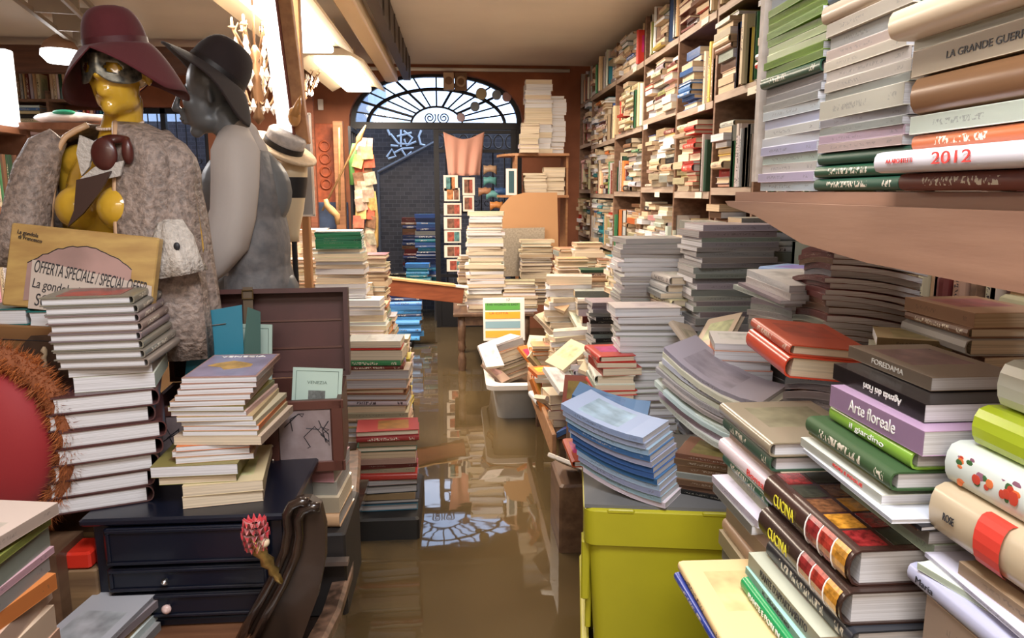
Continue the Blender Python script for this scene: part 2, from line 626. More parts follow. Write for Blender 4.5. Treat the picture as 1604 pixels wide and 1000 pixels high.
def B(kind, w, L, t, c, page='cream', **k):
    return dict(kind=kind, w=w, L=L, t=t, c=c, page=page, **k)

# ------------------------------------------------------------------ the setting
XL, XR, YB, YF, HC = -5.0, 1.62, -1.8, 8.0, 2.80
plaster = mat('ceiling_plaster', (0.82, 0.76, 0.67), 0.9, noise=0.08, nscale=1.5, bump=0.05)
redwall = mat('brick_red_plaster', (0.36, 0.13, 0.065), 0.85, noise=0.35, nscale=3, bump=0.2)
sidewall = mat('brown_side_plaster', (0.33, 0.20, 0.12), 0.9, noise=0.2, nscale=3)


def struct(o, name=None):
    o['kind'] = 'structure'
    return o


def water_mat():
    m, nt, b = new_mat('murky_flood_water')
    tc = nt.nodes.new('ShaderNodeTexCoord')
    nz = nt.nodes.new('ShaderNodeTexNoise'); nz.inputs['Scale'].default_value = 0.9; nz.inputs['Detail'].default_value = 3
    nt.links.new(tc.outputs['Object'], nz.inputs['Vector'])
    cr = nt.nodes.new('ShaderNodeValToRGB')
    cr.color_ramp.elements[0].color = (0.075, 0.050, 0.022, 1); cr.color_ramp.elements[0].position = 0.3
    cr.color_ramp.elements[1].color = (0.115, 0.080, 0.038, 1); cr.color_ramp.elements[1].position = 0.7
    nt.links.new(nz.outputs[0], cr.inputs[0]); nt.links.new(cr.outputs[0], b.inputs['Base Color'])
    mp = nt.nodes.new('ShaderNodeMapping'); mp.inputs['Scale'].default_value = (1.0, 1.6, 1)
    nt.links.new(tc.outputs['Object'], mp.inputs[0])
    n2 = nt.nodes.new('ShaderNodeTexNoise'); n2.inputs['Scale'].default_value = 2.2; n2.inputs['Detail'].default_value = 2.5
    nt.links.new(mp.outputs[0], n2.inputs['Vector'])
    bp = nt.nodes.new('ShaderNodeBump'); bp.inputs['Strength'].default_value = 0.055; bp.inputs['Distance'].default_value = 0.02
    nt.links.new(n2.outputs[0], bp.inputs['Height']); nt.links.new(bp.outputs[0], b.inputs['Normal'])
    b.inputs['Roughness'].default_value = 0.025
    b.inputs['IOR'].default_value = 1.8
    return m


def quad(name, pts, m):
    return struct(MB().add(pts, [tuple(range(len(pts)))]).build(name, m))


struct(MB().box(((XL + XR) / 2, (YB + 9.6) / 2, -0.30), (XR - XL, 9.6 - YB, 0.1)).build('floor', mat('wet_floor_tiles', (0.2, 0.14, 0.09), 0.5, noise=0.3, nscale=6)))
wt = MB().box(((XL + XR) / 2, (YB + YF) / 2, -0.03), (XR - XL - 0.02, YF - YB - 0.02, 0.06)).box((-.2, 8.15, -.03), (1.80, .32, .06)).box((-1, 8.85, -.03), (6, 1.08, .06)).build('flood_water', water_mat())
tag(wt, 'murky brown flood water covering the whole shop floor', 'water', None, 'stuff')
struct(MB().box(((XL + XR) / 2, (YB + YF) / 2, HC + 0.06), (XR - XL + 0.4, YF - YB + 0.4, 0.12)).build('ceiling', plaster))
struct(MB().box((XL - 0.1, (YB + YF) / 2, HC / 2 - 0.15), (0.2, YF - YB, HC + 0.3)).build('wall_left', sidewall))
struct(MB().box((XR + 0.1, (YB + YF) / 2, HC / 2 - 0.15), (0.2, YF - YB, HC + 0.3)).build('wall_right', sidewall))
struct(MB().box(((XL + XR) / 2, YB - 0.1, HC / 2 - 0.15), (XR - XL + 0.4, 0.2, HC + 0.3)).build('wall_back', mat('pale_back_plaster', (0.6, 0.5, 0.4), 0.9, noise=0.1)))

# far wall with the arched doorway and, to the left, a barred window
DX, DW, DZ, DH = -0.20, 0.91, 2.19, 0.53
WX0, WX1, WZ0, WZ1 = -3.5, -2.55, 1.0, 2.35


def arch(k, n=28, dw=DW, dh=DH, z0=DZ):
    out = []
    for i in range(n + 1):
        a = math.pi * (1 - i / n)
        c, s = math.cos(a), math.sin(a)
        e = 2 / 2.35
        out.append((DX + dw * k * math.copysign(abs(c) ** e, c), z0 + dh * k * abs(s) ** e))
    return out


w = MB()
TH = 0.30
for (a, b_, z0, z1) in ((XL, WX0, -0.3, HC), (WX0, WX1, -0.3, WZ0), (WX0, WX1, WZ1, HC), (WX1, DX - DW, -0.3, HC), (DX + DW, XR, -0.3, HC)):
    w.box(((a + b_) / 2, YF + TH / 2, (z0 + z1) / 2), (b_ - a, TH, z1 - z0))
ar = arch(1.0)
ring = [[(x, YF, z), (x, YF, HC), (x, YF + TH, HC), (x, YF + TH, z)] for x, z in ar]
w.loft(ring, None, True, True)
struct(w.build('wall_far', redwall))

iron = mat('black_wrought_iron', (0.012, 0.012, 0.015), 0.45, metal=0.3)
door = struct(empty('door_1', (DX, YF + 0.14, 0)))
door['kind'] = 'structure'


def dpart(mb, name, m=iron):
    o = mb.build(name, m)
    for v in o.data.vertices: v.co -= Vector((DX, YF + 0.14, 0))
    o.parent = door
    return o


yd = YF + 0.14
fr = MB()
oa, ia = arch(1.0), arch(0.945)
fr.loft([[(p[0], yd - .03, p[1]), (q[0], yd - .03, q[1]), (q[0], yd + .03, q[1]), (p[0], yd + .03, p[1])] for p, q in zip(oa, ia)])
for sx in (-1, 1):
    fr.box((DX + sx * (DW - 0.03), yd, 1.0), (0.06, 0.06, 2.45))
fr.box((DX, yd, 2.19), (2 * DW, 0.07, 0.07))
dpart(fr, 'door_frame')
fan = MB()
mid = []
for i in range(25):
    a = math.pi * (1 - i / 24)
    mid.append((DX + 0.73 * math.cos(a), yd, 2.20 + 0.37 * math.sin(a)))
fan.tube(mid, 0.020, 6)
inr = []
for i in range(19):
    a = math.pi * (1 - i / 18)
    inr.append((DX + 0.275 * math.cos(a), yd, 2.20 + 0.19 * math.sin(a)))
fan.tube(inr, 0.012, 6)
for i in range(1, 14):
    a = math.pi * i / 14
    c, s = math.cos(a), math.sin(a)
    e = 2 / 2.35
    p0 = (DX + 0.275 * c, yd, 2.20 + 0.19 * s)
    p1 = (DX + DW * 0.97 * math.copysign(abs(c) ** e, c), yd, 2.19 + DH * 0.97 * abs(s) ** e)
    fan.tube([p0, p1], 0.009 if i % 3 else 0.014, 5)
for sx in (-1, 1):
    sp = []
    for i in range(40):
        t = i / 39
        a = t * 4.2 * math.pi
        r = 0.012 + 0.055 * t ** 1.2
        sp.append((DX + sx * (0.075 - r * math.cos(a)), yd, 2.275 + r * math.sin(a)))
    fan.tube(sp, 0.007, 5)
dpart(fan, 'fanlight_grille')
glass, nt, b = new_mat('thin_fanlight_glass')
tr = nt.nodes.new('ShaderNodeBsdfTransparent'); gl = nt.nodes.new('ShaderNodeBsdfGlossy'); gl.inputs['Roughness'].default_value = 0.05
mx = nt.nodes.new('ShaderNodeMixShader'); mx.inputs[0].default_value = 0.06
tr.inputs[0].default_value = (0.9, 0.95, 1, 1)
nt.links.new(tr.outputs[0], mx.inputs[1]); nt.links.new(gl.outputs[0], mx.inputs[2]); nt.links.new(mx.outputs[0], nt.nodes['Material Output'].inputs[0])
gp = MB()
gp.loft([[(x, yd + 0.035, z) for x, z in arch(0.95)], [(x, yd + 0.039, z) for x, z in arch(0.95)]], None)
dpart(gp, 'fanlight_glass', glass)
# right leaf, closed, with bars, a scroll frieze and a solid foot panel
leaf = MB()
lx0, lx1 = -0.235, DX + DW - 0.06
for x in (lx0 + 0.025, lx1 - 0.03): leaf.box((x, yd, 1.02), (0.055, 0.05, 2.28))
for z in (2.13, 1.93, 0.58, 1.28, 0.0): leaf.box(((lx0 + lx1) / 2, yd, z), (lx1 - lx0, 0.04, 0.035))
for i in range(1, 7):
    x = lx0 + (lx1 - lx0) * i / 7
    leaf.tube([(x, yd, 0.5), (x, yd, 1.93)], 0.008, 6)
for i in range(7):
    x = lx0 + (lx1 - lx0) * (i + 0.5) / 7
    leaf.tube([(x + 0.05 * math.cos(a * 0.5), yd, 2.03 + 0.07 * math.sin(a * 0.5)) for a in range(12)], 0.008, 5, closed=True)
    for z in (0.68, 1.38):
        leaf.tube([(x + (0.01 + 0.004 * k) * math.cos(k * .7), yd, z + (0.01 + 0.004 * k) * math.sin(k * .7)) for k in range(11)], 0.006, 5)
dpart(leaf, 'door_leaf')
dpart(MB().box(((lx0 + lx1) / 2, yd, 0.25), (lx1 - lx0, 0.03, 0.5)), 'foot_panel')
ol = MB()                                        # left leaf folded back against the reveal
for z in (0.05, 0.7, 1.4, 2.1): ol.box((DX - DW + 0.08, YF - 0.25, z), (0.03, 0.62, 0.04))
for y in (-0.55, -0.4, -0.25, -0.1, 0.05): ol.box((DX - DW + 0.08, YF + y, 1.05), (0.025, 0.025 if y not in (-0.55, 0.05) else 0.05, 2.15))
dpart(ol, 'open_door_leaf')

win = struct(empty('window_1', ((WX0 + WX1) / 2, YF, WZ0)))
wm = MB()
for x in (WX0 + .03, WX1 - .03, (WX0 + WX1) / 2): wm.box((x - (WX0 + WX1) / 2, 0.12, (WZ1 - WZ0) / 2), (0.05, 0.05, WZ1 - WZ0))
for z in (0.03, 0.7, WZ1 - WZ0 - .03): wm.box((0, 0.12, z), (WX1 - WX0, 0.05, 0.05))
wm.build('window_frame', iron, win)
wb = MB()
for i in range(1, 10): wb.tube([(-0.475 + 0.095 * i, 0.2, 0), (-0.475 + 0.095 * i, 0.2, WZ1 - WZ0)], 0.007, 5)
for i in range(3): wb.tube([(-0.3 + 0.3 * i + 0.03 * math.cos(k * .6), 0.2, 0.82 + 0.03 * math.sin(k * .6)) for k in range(11)], 0.006, 5, closed=True)
wb.build('bars', iron, win)
MB().box((0, 0.14, (WZ1 - WZ0) / 2), (WX1 - WX0, 0.006, WZ1 - WZ0)).build('pane', glass, win)

# outside: dark wet brick wall with graffiti, canal step
m, nt, b = new_mat('dark_wet_brick')
tc = nt.nodes.new('ShaderNodeTexCoord'); mp = nt.nodes.new('ShaderNodeMapping')
mp.inputs['Rotation'].default_value = (math.pi / 2, 0, 0)
nt.links.new(tc.outputs['Object'], mp.inputs[0])
bk = nt.nodes.new('ShaderNodeTexBrick'); bk.inputs['Scale'].default_value = 5
bk.inputs['Color1'].default_value = (0.045, 0.043, 0.05, 1); bk.inputs['Color2'].default_value = (0.02, 0.022, 0.03, 1)
bk.inputs['Mortar'].default_value = (0.07, 0.074, 0.085, 1); bk.inputs['Mortar Size'].default_value = 0.015
nt.links.new(mp.outputs[0], bk.inputs[0]); nt.links.new(bk.outputs[0], b.inputs['Base Color']); b.inputs['Roughness'].default_value = 0.55
BRICK = m
struct(MB().box((-0.9, 9.5, 1.03), (7.0, 0.2, 2.6)).build('wall_courtyard', BRICK))
ho = MB().box((-3.0, 13.0, 1.5), (3.4, 3, 4.6)).build('house_front', mat('pale_far_house', (0.42, 0.45, 0.5), 0.9, noise=0.2, nscale=2))
tag(ho, 'pale house front behind the small barred window beyond the courtyard', 'house')
gr = MB()
gz = lambda pts: gr.tube([P(x, y, 9.385) for x, y in pts], 0.014, 5)
for pts in (((606, 200), (611, 212)), ((612, 210), (624, 225), (640, 226), (646, 216), (632, 205)), ((628, 200), (628, 230)), ((622, 214), (645, 208)),
            ((617, 240), (630, 233), (648, 232)), ((606, 246), (614, 234), (620, 245), (608, 249)), ((628, 233), (636, 245), (645, 238)),
            ((660, 204), (656, 214), (659, 226), (666, 228)), ((633, 218), (637, 228), (652, 222)), ((612, 228), (624, 229))): gz(pts)
go = gr.build('graffiti', mat('pale_blue_spray_paint', (0.50, 0.62, 0.75), 0.7))
tag(go, 'pale blue scrawled graffiti sprayed on the dark courtyard wall', 'graffiti')
hr = MB().tube([P(592, 270, 9.3), P(683, 222, 9.3)], 0.022, 8).tube([P(592, 270, 9.3), P(592, 270, 9.3) * 1 - Vector((0, 0, P(592, 270, 9.3).z + .1))], 0.015, 6)
tag(hr.build('handrail', mat('grey_painted_rail', (0.12, 0.13, 0.15), 0.4, metal=0.5)), 'slanting grey handrail fixed before the courtyard brick wall', 'handrail')

# ceiling services
cn = MB().tube([(-1.9, YF - 0.04, 2.745), (1.2, YF - 0.04, 2.745)], 0.018, 8)
tag(cn.build('conduit_pipe', mat('white_pipe', (0.75, 0.72, 0.66), 0.5), smooth=True), 'thin white conduit pipe running along the top of the far wall', 'pipe')
lampw = mat('lamp_cream_metal', (0.85, 0.70, 0.48), 0.45)
tube_m = mat('lit_fluorescent_diffuser', (1, 1, 1), 0.4, emit=(1.0, 0.93, 0.82), estr=5.0)


def batten(x, y0, y1, z, label, w=0.30):
    r = empty('ceiling_light', (x, (y0 + y1) / 2, z), 0, label, 'light', 'long fluorescent lamps over the aisle')
    L = y1 - y0
    mb = MB()
    mb.prism([(-w / 2 - .10, 0.0), (-w / 2 - .10, 0.02), (-w / 2 + 0.03, .10), (w / 2 - 0.03, .10), (w / 2 + .10, 0.02), (w / 2 + .10, 0.0), (w / 2, 0.05), (-w / 2, 0.05)],
             frame((0, -L / 2, 0), (1, 0, 0), (0, 0, 1)) @ Matrix.Rotation(0, 4, 'X'), -L)
    mb.build('housing', lampw, r)
    MB().box((0, 0, 0.02), (w * 0.8, L - 0.06, 0.05), bev=0.01).build('diffuser', tube_m, r)
    st = MB()
    for yy in (-L * .35, L * .35): st.tube([(0, yy, 0.09), (0, yy, HC - z)], 0.008, 6)
    st.build('hanger', lampw, r)
    return r


batten(-0.95, 3.2, 5.4, 2.44, 'long glowing fluorescent lamp over the aisle, nearer of the white pair')
batten(-0.92, 5.75, 7.4, 2.44, 'glowing fluorescent lamp over the aisle, end one nearest the arched door')
bt = MB()
for (y0, y1) in ((2.6, 7.3),):
    bt.box((-0.60, (y0 + y1) / 2, 2.57), (0.12, y1 - y0, 0.10), bev=.01)
o = bt.build('cable_trunking', mat('warm_cream_metal', (0.80, 0.62, 0.40), 0.4)); tag(o, 'cream metal trunking strip running beside the long lamps', 'trunking')
bm_ = MB().box((-0.47, 5.0, 2.68), (0.07, 5.2, 0.20))
for i in range(12): bm_.box((-0.43, 2.7 + i * .42, 2.66), (0.012, 0.03, 0.20))
tag(bm_.build('cable_tray', mat('dark_grey_tray', (0.12, 0.10, 0.09), 0.5, metal=0.4)), 'dark grey cable tray running along the ceiling beside lamps', 'tray')
for (x, y, sx, sy, nm, lb) in ((0.15, 0.42, 0.9, 0.7, 'ceiling_light', 'square lamp panel on the ceiling over the near piles'),
                               (-0.4, -1.2, 1.6, 0.6, 'ceiling_light', 'oblong lamp panel on the ceiling at the shop rear'),
                               (-3.3, 4.0, 1.2, 1.2, 'ceiling_light', 'square lamp panel on the ceiling over the left bookshelves'),
                               (0.55, 5.2, 0.25, 2.4, 'ceiling_light', 'unbuilt fitting for the added fill light along the tall bookcase')):
    if x > 0.5: continue  # the bookcase fill light gets no fitting
    r = empty(nm, (x, y, HC), 0, lb, 'light')
    MB().box((0, 0, -0.08), (sx + .06, sy + .06, 0.15), bev=.01).build('housing', lampw, r)
    MB().box((0, 0, -0.165), (sx * .95, sy * .95, 0.015)).build('diffuser', mat('lit_panel', (1, 1, 1), 0.5, emit=(1, .96, .9), estr=2.0), r)
# white shaded lamp far left and metal frame ceiling duct
c = P(95, 88, 6.0)
r = empty('ceiling_light', (c.x, 6.0, c.z), 0, 'small bright white lamp under the ceiling above the far left shelves', 'light')
MB().lathe([(0.03, 0.15), (0.10, 0.10), (0.13, 0.04)], n=20).build('lamp_holder', mat('brown_lamp_holder', (0.35, 0.2, 0.12), .6), r, True)
MB().lathe([(0.13, 0.04), (0.135, 0.0), (0.09, -0.05), (0.0, -0.06)], n=20).build('bulb_shade', mat('lit_white_shade', (1, 1, 1), 0.5, emit=(1, 1, 1), estr=7), r, True)
MB().tube([(0, 0, 0.15), (0, 0, HC - c.z)], 0.01, 6).build('cord', iron, r)
du = MB()
a, b_ = P(0, 12, 3.6), P(150, 62, 5.6)
d = Vector((b_.x - a.x, b_.y - a.y, 0)).normalized(); q = Vector((-d.y, d.x, 0))
zb = 2.62
s0 = Vector((a.x, a.y, zb)) - d * 0.8; LL = 4.2
Md = frame(s0, d, q)
du.box((LL / 2, 0.0, 0), (LL, 0.02, 0.03), Md).box((LL / 2, 0.0, 0.14), (LL, 0.02, 0.03), Md).box((LL / 2, 0.26, 0.0), (LL, 0.03, 0.03), Md).box((LL / 2, 0.26, 0.14), (LL, 0.03, 0.03), Md)
for i in range(8): du.box((0.1 + i * .57, 0.13, 0.07), (0.025, 0.28, 0.16), Md)
tag(du.build('ceiling_track', mat('grey_beige_metal', (0.38, 0.33, 0.27), 0.45, metal=.3)), 'grey open metal track hung below the ceiling over the hats', 'track')

# ------------------------------------------------------------------ the tall bookcase along the right wall
shelfwood = wood('dark_shelf_wood', (0.23, 0.13, 0.08), (0.14, 0.075, 0.045), 0.55, 4, (6, 1, 12))
edgewood = wood('greyed_shelf_edge', (0.42, 0.33, 0.26), (0.30, 0.22, 0.17), 0.6, 4, (12, 1, 12))
BX, BD = 1.30, 0.30
UP = [1.0, 1.75, 2.5, 3.2, 3.75, 4.39, 5.2, 6.1, 7.19, 7.85]
LV = [0.22, 0.64, 1.06, 1.50, 1.955, 2.39]
bc = empty('bookcase', (BX, 4.4, 0), 0, 'tall dark wooden bookcase packed with books along the whole side wall', 'bookcase')
for i, y in enumerate(UP):
    MB().box((BD / 2 + (0.0 if i % 2 else 0.004), y - 4.4, HC / 2 - .06), (BD, 0.022, HC - 0.13), bev=0.002).build('upright', shelfwood, bc)
for i in range(len(UP) - 1):
    for z in LV:
        zz = z + (0.0 if z > 2 else [0, 0.0, -0.03, 0.02, 0, 0.03, 0, -0.02, 0.02][i])
        s = MB().box((BD / 2 + 0.006, (UP[i] + UP[i + 1]) / 2 - 4.4, zz - 0.012), (BD - 0.01, UP[i + 1] - UP[i] - 0.024, 0.022)).build('shelf', shelfwood, bc)
        e = MB().box((0.004, (UP[i] + UP[i + 1]) / 2 - 4.4, zz - 0.02), (0.008, UP[i + 1] - UP[i] - 0.03, 0.036)).build('shelf_edge', edgewood, s)
MB().box((BD + 0.004, 0, HC / 2), (0.006, 6.9, HC - .1)).build('back_panel', shelfwood, bc)
paper_lab = mat('paper_label', (0.72, 0.66, 0.55), 0.8)
rg = random.Random(11)
BAYN = [ORD[i] if i else 'first' for i in range(12)]
SHN = ['lowest', 'second', 'third', 'fourth', 'fifth', 'sixth']
for i in range(len(UP) - 1):
    y0, y1 = UP[i] + 0.014, UP[i + 1] - 0.014
    bay = BAYN[len(UP) - 2 - i] + ' bay'
    for k, z in enumerate(LV):
        zz = z + (0.0 if z > 2 else [0, 0.0, -0.03, 0.02, 0, 0.03, 0, -0.02, 0.02][i])
        top = (LV[k + 1] if k < 5 else HC - 0.06) - 0.045
        if i == 7 and 1 < k < 3: top -= 0.0
        y = y0
        seg = 0
        while y < y1 - 0.06:
            seg += 1
            standing = rg.random() < 0.38
            room = top - zz
            if standing:
                n = rg.randint(4, 12)
                base = rg.choice(OLD)
                j = 0
                while j < n and y < y1 - 0.03:
                    t = rg.uniform(0.014, 0.04); L = min(rg.uniform(0.19, 0.30), room - .01); w = rg.uniform(0.13, 0.2)
                    if y + t > y1: break
                    c = base if rg.random() < 0.3 else rg.choice(OLD)
                    # book stands on its tail, spine to the aisle (-X): local y -> Z, local x -> X, local z -> -Y
                    off = rg.uniform(-0.03, 0.03)
                    M = frame((BX + 0.012 + off + w / 2, y + t, zz + 0.0005 + L / 2), (1, 0, 0), (0, 0, 1))
                    M = Matrix.Translation((0, 0, 0)) @ M
                    j += 1
                    book(M, rg.choice(('hardback', 'paperback')), w, L, t - 0.0005, c, 'old',
                         f"{c} book standing {ORD[j-1] if j > 1 else 'first'} from near end, {SHN[k]} shelf, {bay}", f'standing books, {SHN[k]} shelf, {bay}', rng=rg)
                    y += t
            else:
                L = rg.uniform(0.18, 0.25)
                if y + L > y1:
                    L = y1 - y
                    if L < 0.16: break
                h = zz + 0.0005
                j = 0
                lim = rg.uniform(0.86, 1.0) * room + zz
                uniform = rg.random() < 0.3
                base = rg.choice(OLD)
                while True:
                    t = rg.uniform(0.015, 0.045)
                    if h + t > lim: break
                    c = base if uniform else rg.choice(OLD)
                    LL = min(L, rg.uniform(0.85, 1.0) * L); w = min(LL * .75, rg.uniform(0.12, 0.17))
                    fo = rg.random() < 0.45
                    off = rg.uniform(-0.055, 0.015)
                    M = Matrix.Translation((BX + 0.02 + off + w / 2, y + L / 2, h)) @ Matrix.Rotation(math.radians(rg.uniform(-3, 3) * (0.4 if LL > L * .93 else 1) + (180 if fo else 0)), 4, 'Z')
                    j += 1
                    book(M, rg.choice(('hardback', 'paperback')), w, LL * .97, t, c, rg.choice(('old', 'cream', 'white')),
                         f"{c} book lying {'lowest' if j == 1 else ORD[j-1] + ' up'}, pile {seg}, {SHN[k]} shelf, {bay}".replace(f'pile {seg}', (BAYN[seg - 1] + ' pile')), f'piled books, {SHN[k]} shelf, {bay}', rng=rg)
                    h += t + 0.0006
                y += L + 0.01
lb = empty('shelf_label', (0, 0, 0))
bpy.data.objects.remove(lb)
for (x, y) in ((1012, 184), (1100, 150), (1105, 30), (1030, 291), (1095, 291), (1168, 288), (1180, 130), (940, 255), (995, 97)):
    p = PX(x, y, BX - 0.002)
    zsn = min(LV, key=lambda q: abs(q - 0.02 - p.z))
    o = MB().box((0, 0, 0), (0.002, 0.11, 0.032)).build('shelf_label', paper_lab)
    o.location = (BX - 0.0035, p.y, zsn - 0.02)
    tag(o, f'paper shelf label at height {"low mid high top upper crown".split()[LV.index(zsn)]} on the bookcase edge, {BAYN[max(0, len([u for u in UP if u > p.y]) - 1)]} bay from door', 'label', 'paper labels on the bookcase edges')
# boxes and books piled above the far end of the bookcase
for j, (y, cc) in enumerate(((7.4, 'brown'), (6.9, 'tan'))):
    pass

# ------------------------------------------------------------------ right foreground: table and the two near piles
tablewood = wood('dark_table_wood', (0.16, 0.09, 0.05), (0.09, 0.045, 0.025), 0.5, 3, (8, 1, 8))


def table(x0, x1, y0, y1, z, label, m=tablewood, leg=0.05, name='table', zb=-0.2, panel=False):
    r = empty(name, ((x0 + x1) / 2, (y0 + y1) / 2, 0), 0, label, 'table')
    dx, dy = (x1 - x0) / 2, (y1 - y0) / 2
    MB().box((0, 0, z - 0.0155), (2 * dx, 2 * dy, 0.03), bev=0.004).build('tabletop', m, r)
    for sx in (-1, 1):
        for sy in (-1, 1):
            MB().box((sx * (dx - leg), sy * (dy - leg), (z - 0.031 + zb) / 2), (leg, leg, z - 0.031 - zb), bev=0.004).build('leg', m, r)
    if panel:
        for q, (cx, cy, sx_, sy_) in enumerate(((-dx + 0.02, 0, 0.018, 2 * dy - 0.02), (0, -dy + 0.02, 2 * dx - 0.06, 0.018))):
            MB().box((cx, cy, z / 2 - 0.05), (sx_, sy_, z + .04)).build('side_board', m, r)
    return r


table(0.40, 0.99, 0.42, 1.28, 0.62, 'dark wooden table carrying the two nearest book piles', panel=True)

rv = random.Random(5)


def hpage(o, b):
    """grid of photographs on the cover of the cookery book"""
    w, L, t = b['w'], b['L'], b['t']
    cols = [mat('print_' + n, c, 0.25, noise=0.6, nscale=90) for n, c in (('crimson', (.35, .03, .03)), ('orange_fruit', (.75, .33, .04)), ('brown_bread', (.25, .10, .04)), ('dark_vine', (.05, .05, .03)))]
    k = 0
    for i in range(4):
        for j in range(5):
            if (i + j) % 2 and i > 1: continue
            MB().box((-w / 2 + 0.03 + i * 0.05, -L / 2 + 0.035 + j * 0.055, t + 0.0004), (0.042, 0.047, 0.0008)).build('cover_picture', cols[(i * 3 + j) % 4], o)


def spinepics(o, b):
    w, L, t = b['w'], b['L'], b['t']
    r = min(t * 0.28, 0.014)
    for k, (n, c) in enumerate((('crimson', (.35, .03, .03)), ('red_pepper', (.5, .05, .03)), ('orange_fruit', (.75, .33, .04)))):
        m = mat('print_' + n, c, 0.2, noise=0.6, nscale=90, coat=.5)
        y = -L / 2 + 0.025 + (2 - k) * 0.04
        rings = []
        for q in range(7):
            a = math.pi * (0.12 + 0.76 * q / 6)
            x = -w / 2 + 0.002 - r * math.sin(a) * 1.02 - 0.0012; z = t * (0.5 - 0.5 * math.cos(a) * 0.96)
            rings.append([(x, y - 0.018, z), (x, y + 0.018, z)])
        MB().loft(rings, None, False, False, closed=False).build('spine_picture', m, o)
        MB().tube([((rings[q][0][0]) - 0.0004, y + 0.019, rings[q][0][2]) for q in range(7)], 0.0011, 5).build('white_rule', INKW, o)


HB, PB, MG = 'hardback', 'paperback', 'magazine'
# left of the two: stacked from the table upwards, spines to the aisle
near = [
    B(PB, .17, .24, .036, 'cream', dx=.02, dy=-.01), B(PB, .17, .24, .032, 'tan', dx=.02, dy=-.02), B(HB, .17, .24, .035, 'brown', dx=.0, dy=-.03), B(PB, .16, .24, .028, 'cream', dx=.03),
    B(PB, .17, .24, .020, 'cream', dx=-.035, dy=.07), B(HB, .19, .26, .016, 'blue', dx=-.085, dy=.10, rgb=(.03, .06, .33)),
    B(HB, .19, .26, .020, 'yellow', dx=-.08, dy=.10, rgb=(.75, .58, .30), label='cream-yellow hardback with worn spine above the blue book, nearest pile'),
    B(HB, .17, .25, .024, 'green', dx=-.01, dy=.0, rgb=(.0, .28, .10), titles=[('PIANTE E FIORI IN CASA', .15, .80, .013, INKW)]),
    B(PB, .17, .25, .013, 'pale blue', dx=-.0, dy=.01, rgb=(.40, .60, .62), titles=[('IL GIARDINO', .3, .7, .008, INK)]),
    B(PB, .18, .25, .026, 'grey', dx=.01, dy=.01, rgb=(.55, .53, .48), titles=[("PIANTE D'APPARTAMENTO", .2, .85, .018, INK)]),
    B(HB, .21, .27, .030, 'black', 'white', dx=.055, dy=-.02, rgb=(.03, .03, .035)),
    B(HB, .23, .28, .050, 'brown', 'white', dx=.06, dy=.0, rgb=(.045, .025, .02), titles=[('CUCINA', .16, .42, .026, INKY)], art=spinepics, label='thick glossy brown cookery book, lower of the matching two'),
    B(HB, .23, .28, .054, 'brown', 'white', dx=.075, dy=.015, rgb=(.05, .025, .02), titles=[('CUCINA', .16, .42, .028, INKY)], art=lambda o, b: (spinepics(o, b), hpage(o, b)), label='thick glossy brown cookery book, upper of two, fruit pictures on cover'),
]
M0, zt = stack('nearest pile beside the aisle', (0.585, 1.03, 0.6215), 0, near, rv, jit=0.002, rjit=1.0, force=True)
z1 = 0.6215 + zt
near2 = [
    B(PB, .17, .24, .020, 'white', 'white', dx=.05), B(PB, .17, .24, .018, 'grey', 'white', dx=.04), B(PB, .17, .23, .012, 'brown', 'white', dx=.03), B(MG, .2, .27, .006, 'black', 'white', dx=.02, r=4),
    B(MG, .2, .27, .006, 'white', 'white', dx=.0, r=-3), B(PB, .16, .24, .014, 'white', 'white', dx=-.015, dy=.03, titles=[('FIORI E FOGLIE', .45, .8, .007, INKR)]),
    B(PB, .15, .24, .010, 'olive', 'white', dx=.0, dy=.045), B(HB, .17, .25, .027, 'dark green', 'white', dx=.0, dy=.02, rgb=(.035, .08, .025)),
    B(HB, .17, .22, .026, 'light green', 'white', dx=.025, dy=.01, rgb=(.25, .42, .05), titles=[('il giardino', .3, .72, .012, INKW)]),
    B(PB, .17, .235, .034, 'rose pink', 'white', dx=.02, dy=.0, rgb=(.60, .34, .50), titles=[('Arte floreale', .24, .74, .026, INKW)]),
    B(PB, .16, .24, .026, 'black', 'white', dx=.035, dy=.035, rgb=(.018, .015, .017), titles=[('Agenda dei Fiori', .38, .78, .015, INKW, True)]),
]
# books set on the top one: they run further in from the aisle
stack('garden book pile', (0.665, 0.99, z1 + 0.001), 0, near2, rv, jit=0.002, rjit=1.0, force=True)
h2 = sum(s['t'] + .0006 for s in near2)
stack('garden book pile, on top', (0.735, 1.07, z1 + h2 + 0.002), 0,
      [B(PB, .14, .22, .020, 'tan', 'white', rgb=(.36, .27, .19), titles=[('FOREDAMA', .32, .7, .012, INKW)], label='tan paperback with pale lettering topmost of the garden book pile')], rv, jit=.002, rjit=2, force=True)
# the small group standing behind the cookery books on the aisle side
stack('short pile behind the cookery books', (0.635, 1.22 + .09, 0.70), 0,
      [B(PB, .16, .22, .03, 'cream'), B(PB, .16, .22, .03, 'grey'), B(PB, .17, .23, .03, 'beige'), B(HB, .16, .22, .03, 'tan'), B(PB, .16, .2, .03, 'cream'), B(PB, .16, .2, .03, 'white'), B(PB, .16, .2, .018, 'grey', 'white', dx=-.03), B(PB, .16, .22, .014, 'white', 'white', dx=-.03),
       B(PB, .16, .23, .022, 'cream', 'white', rgb=(.62, .58, .45)), B(HB, .17, .23, .022, 'dark green', 'white', rgb=(.02, .10, .05)), B(HB, .17, .25, .032, 'white', 'white', titles=[('Bonsai', .6, .92, .018, INKR)]),
       B(PB, .15, .24, .018, 'cream', 'white'), B(HB, .17, .24, .028, 'dark green', 'white', rgb=(.03, .08, .05)), B(HB, .19, .25, .026, 'brown', 'white', rgb=(.32, .22, .16))], rv, jit=.004, rjit=2, force=True)

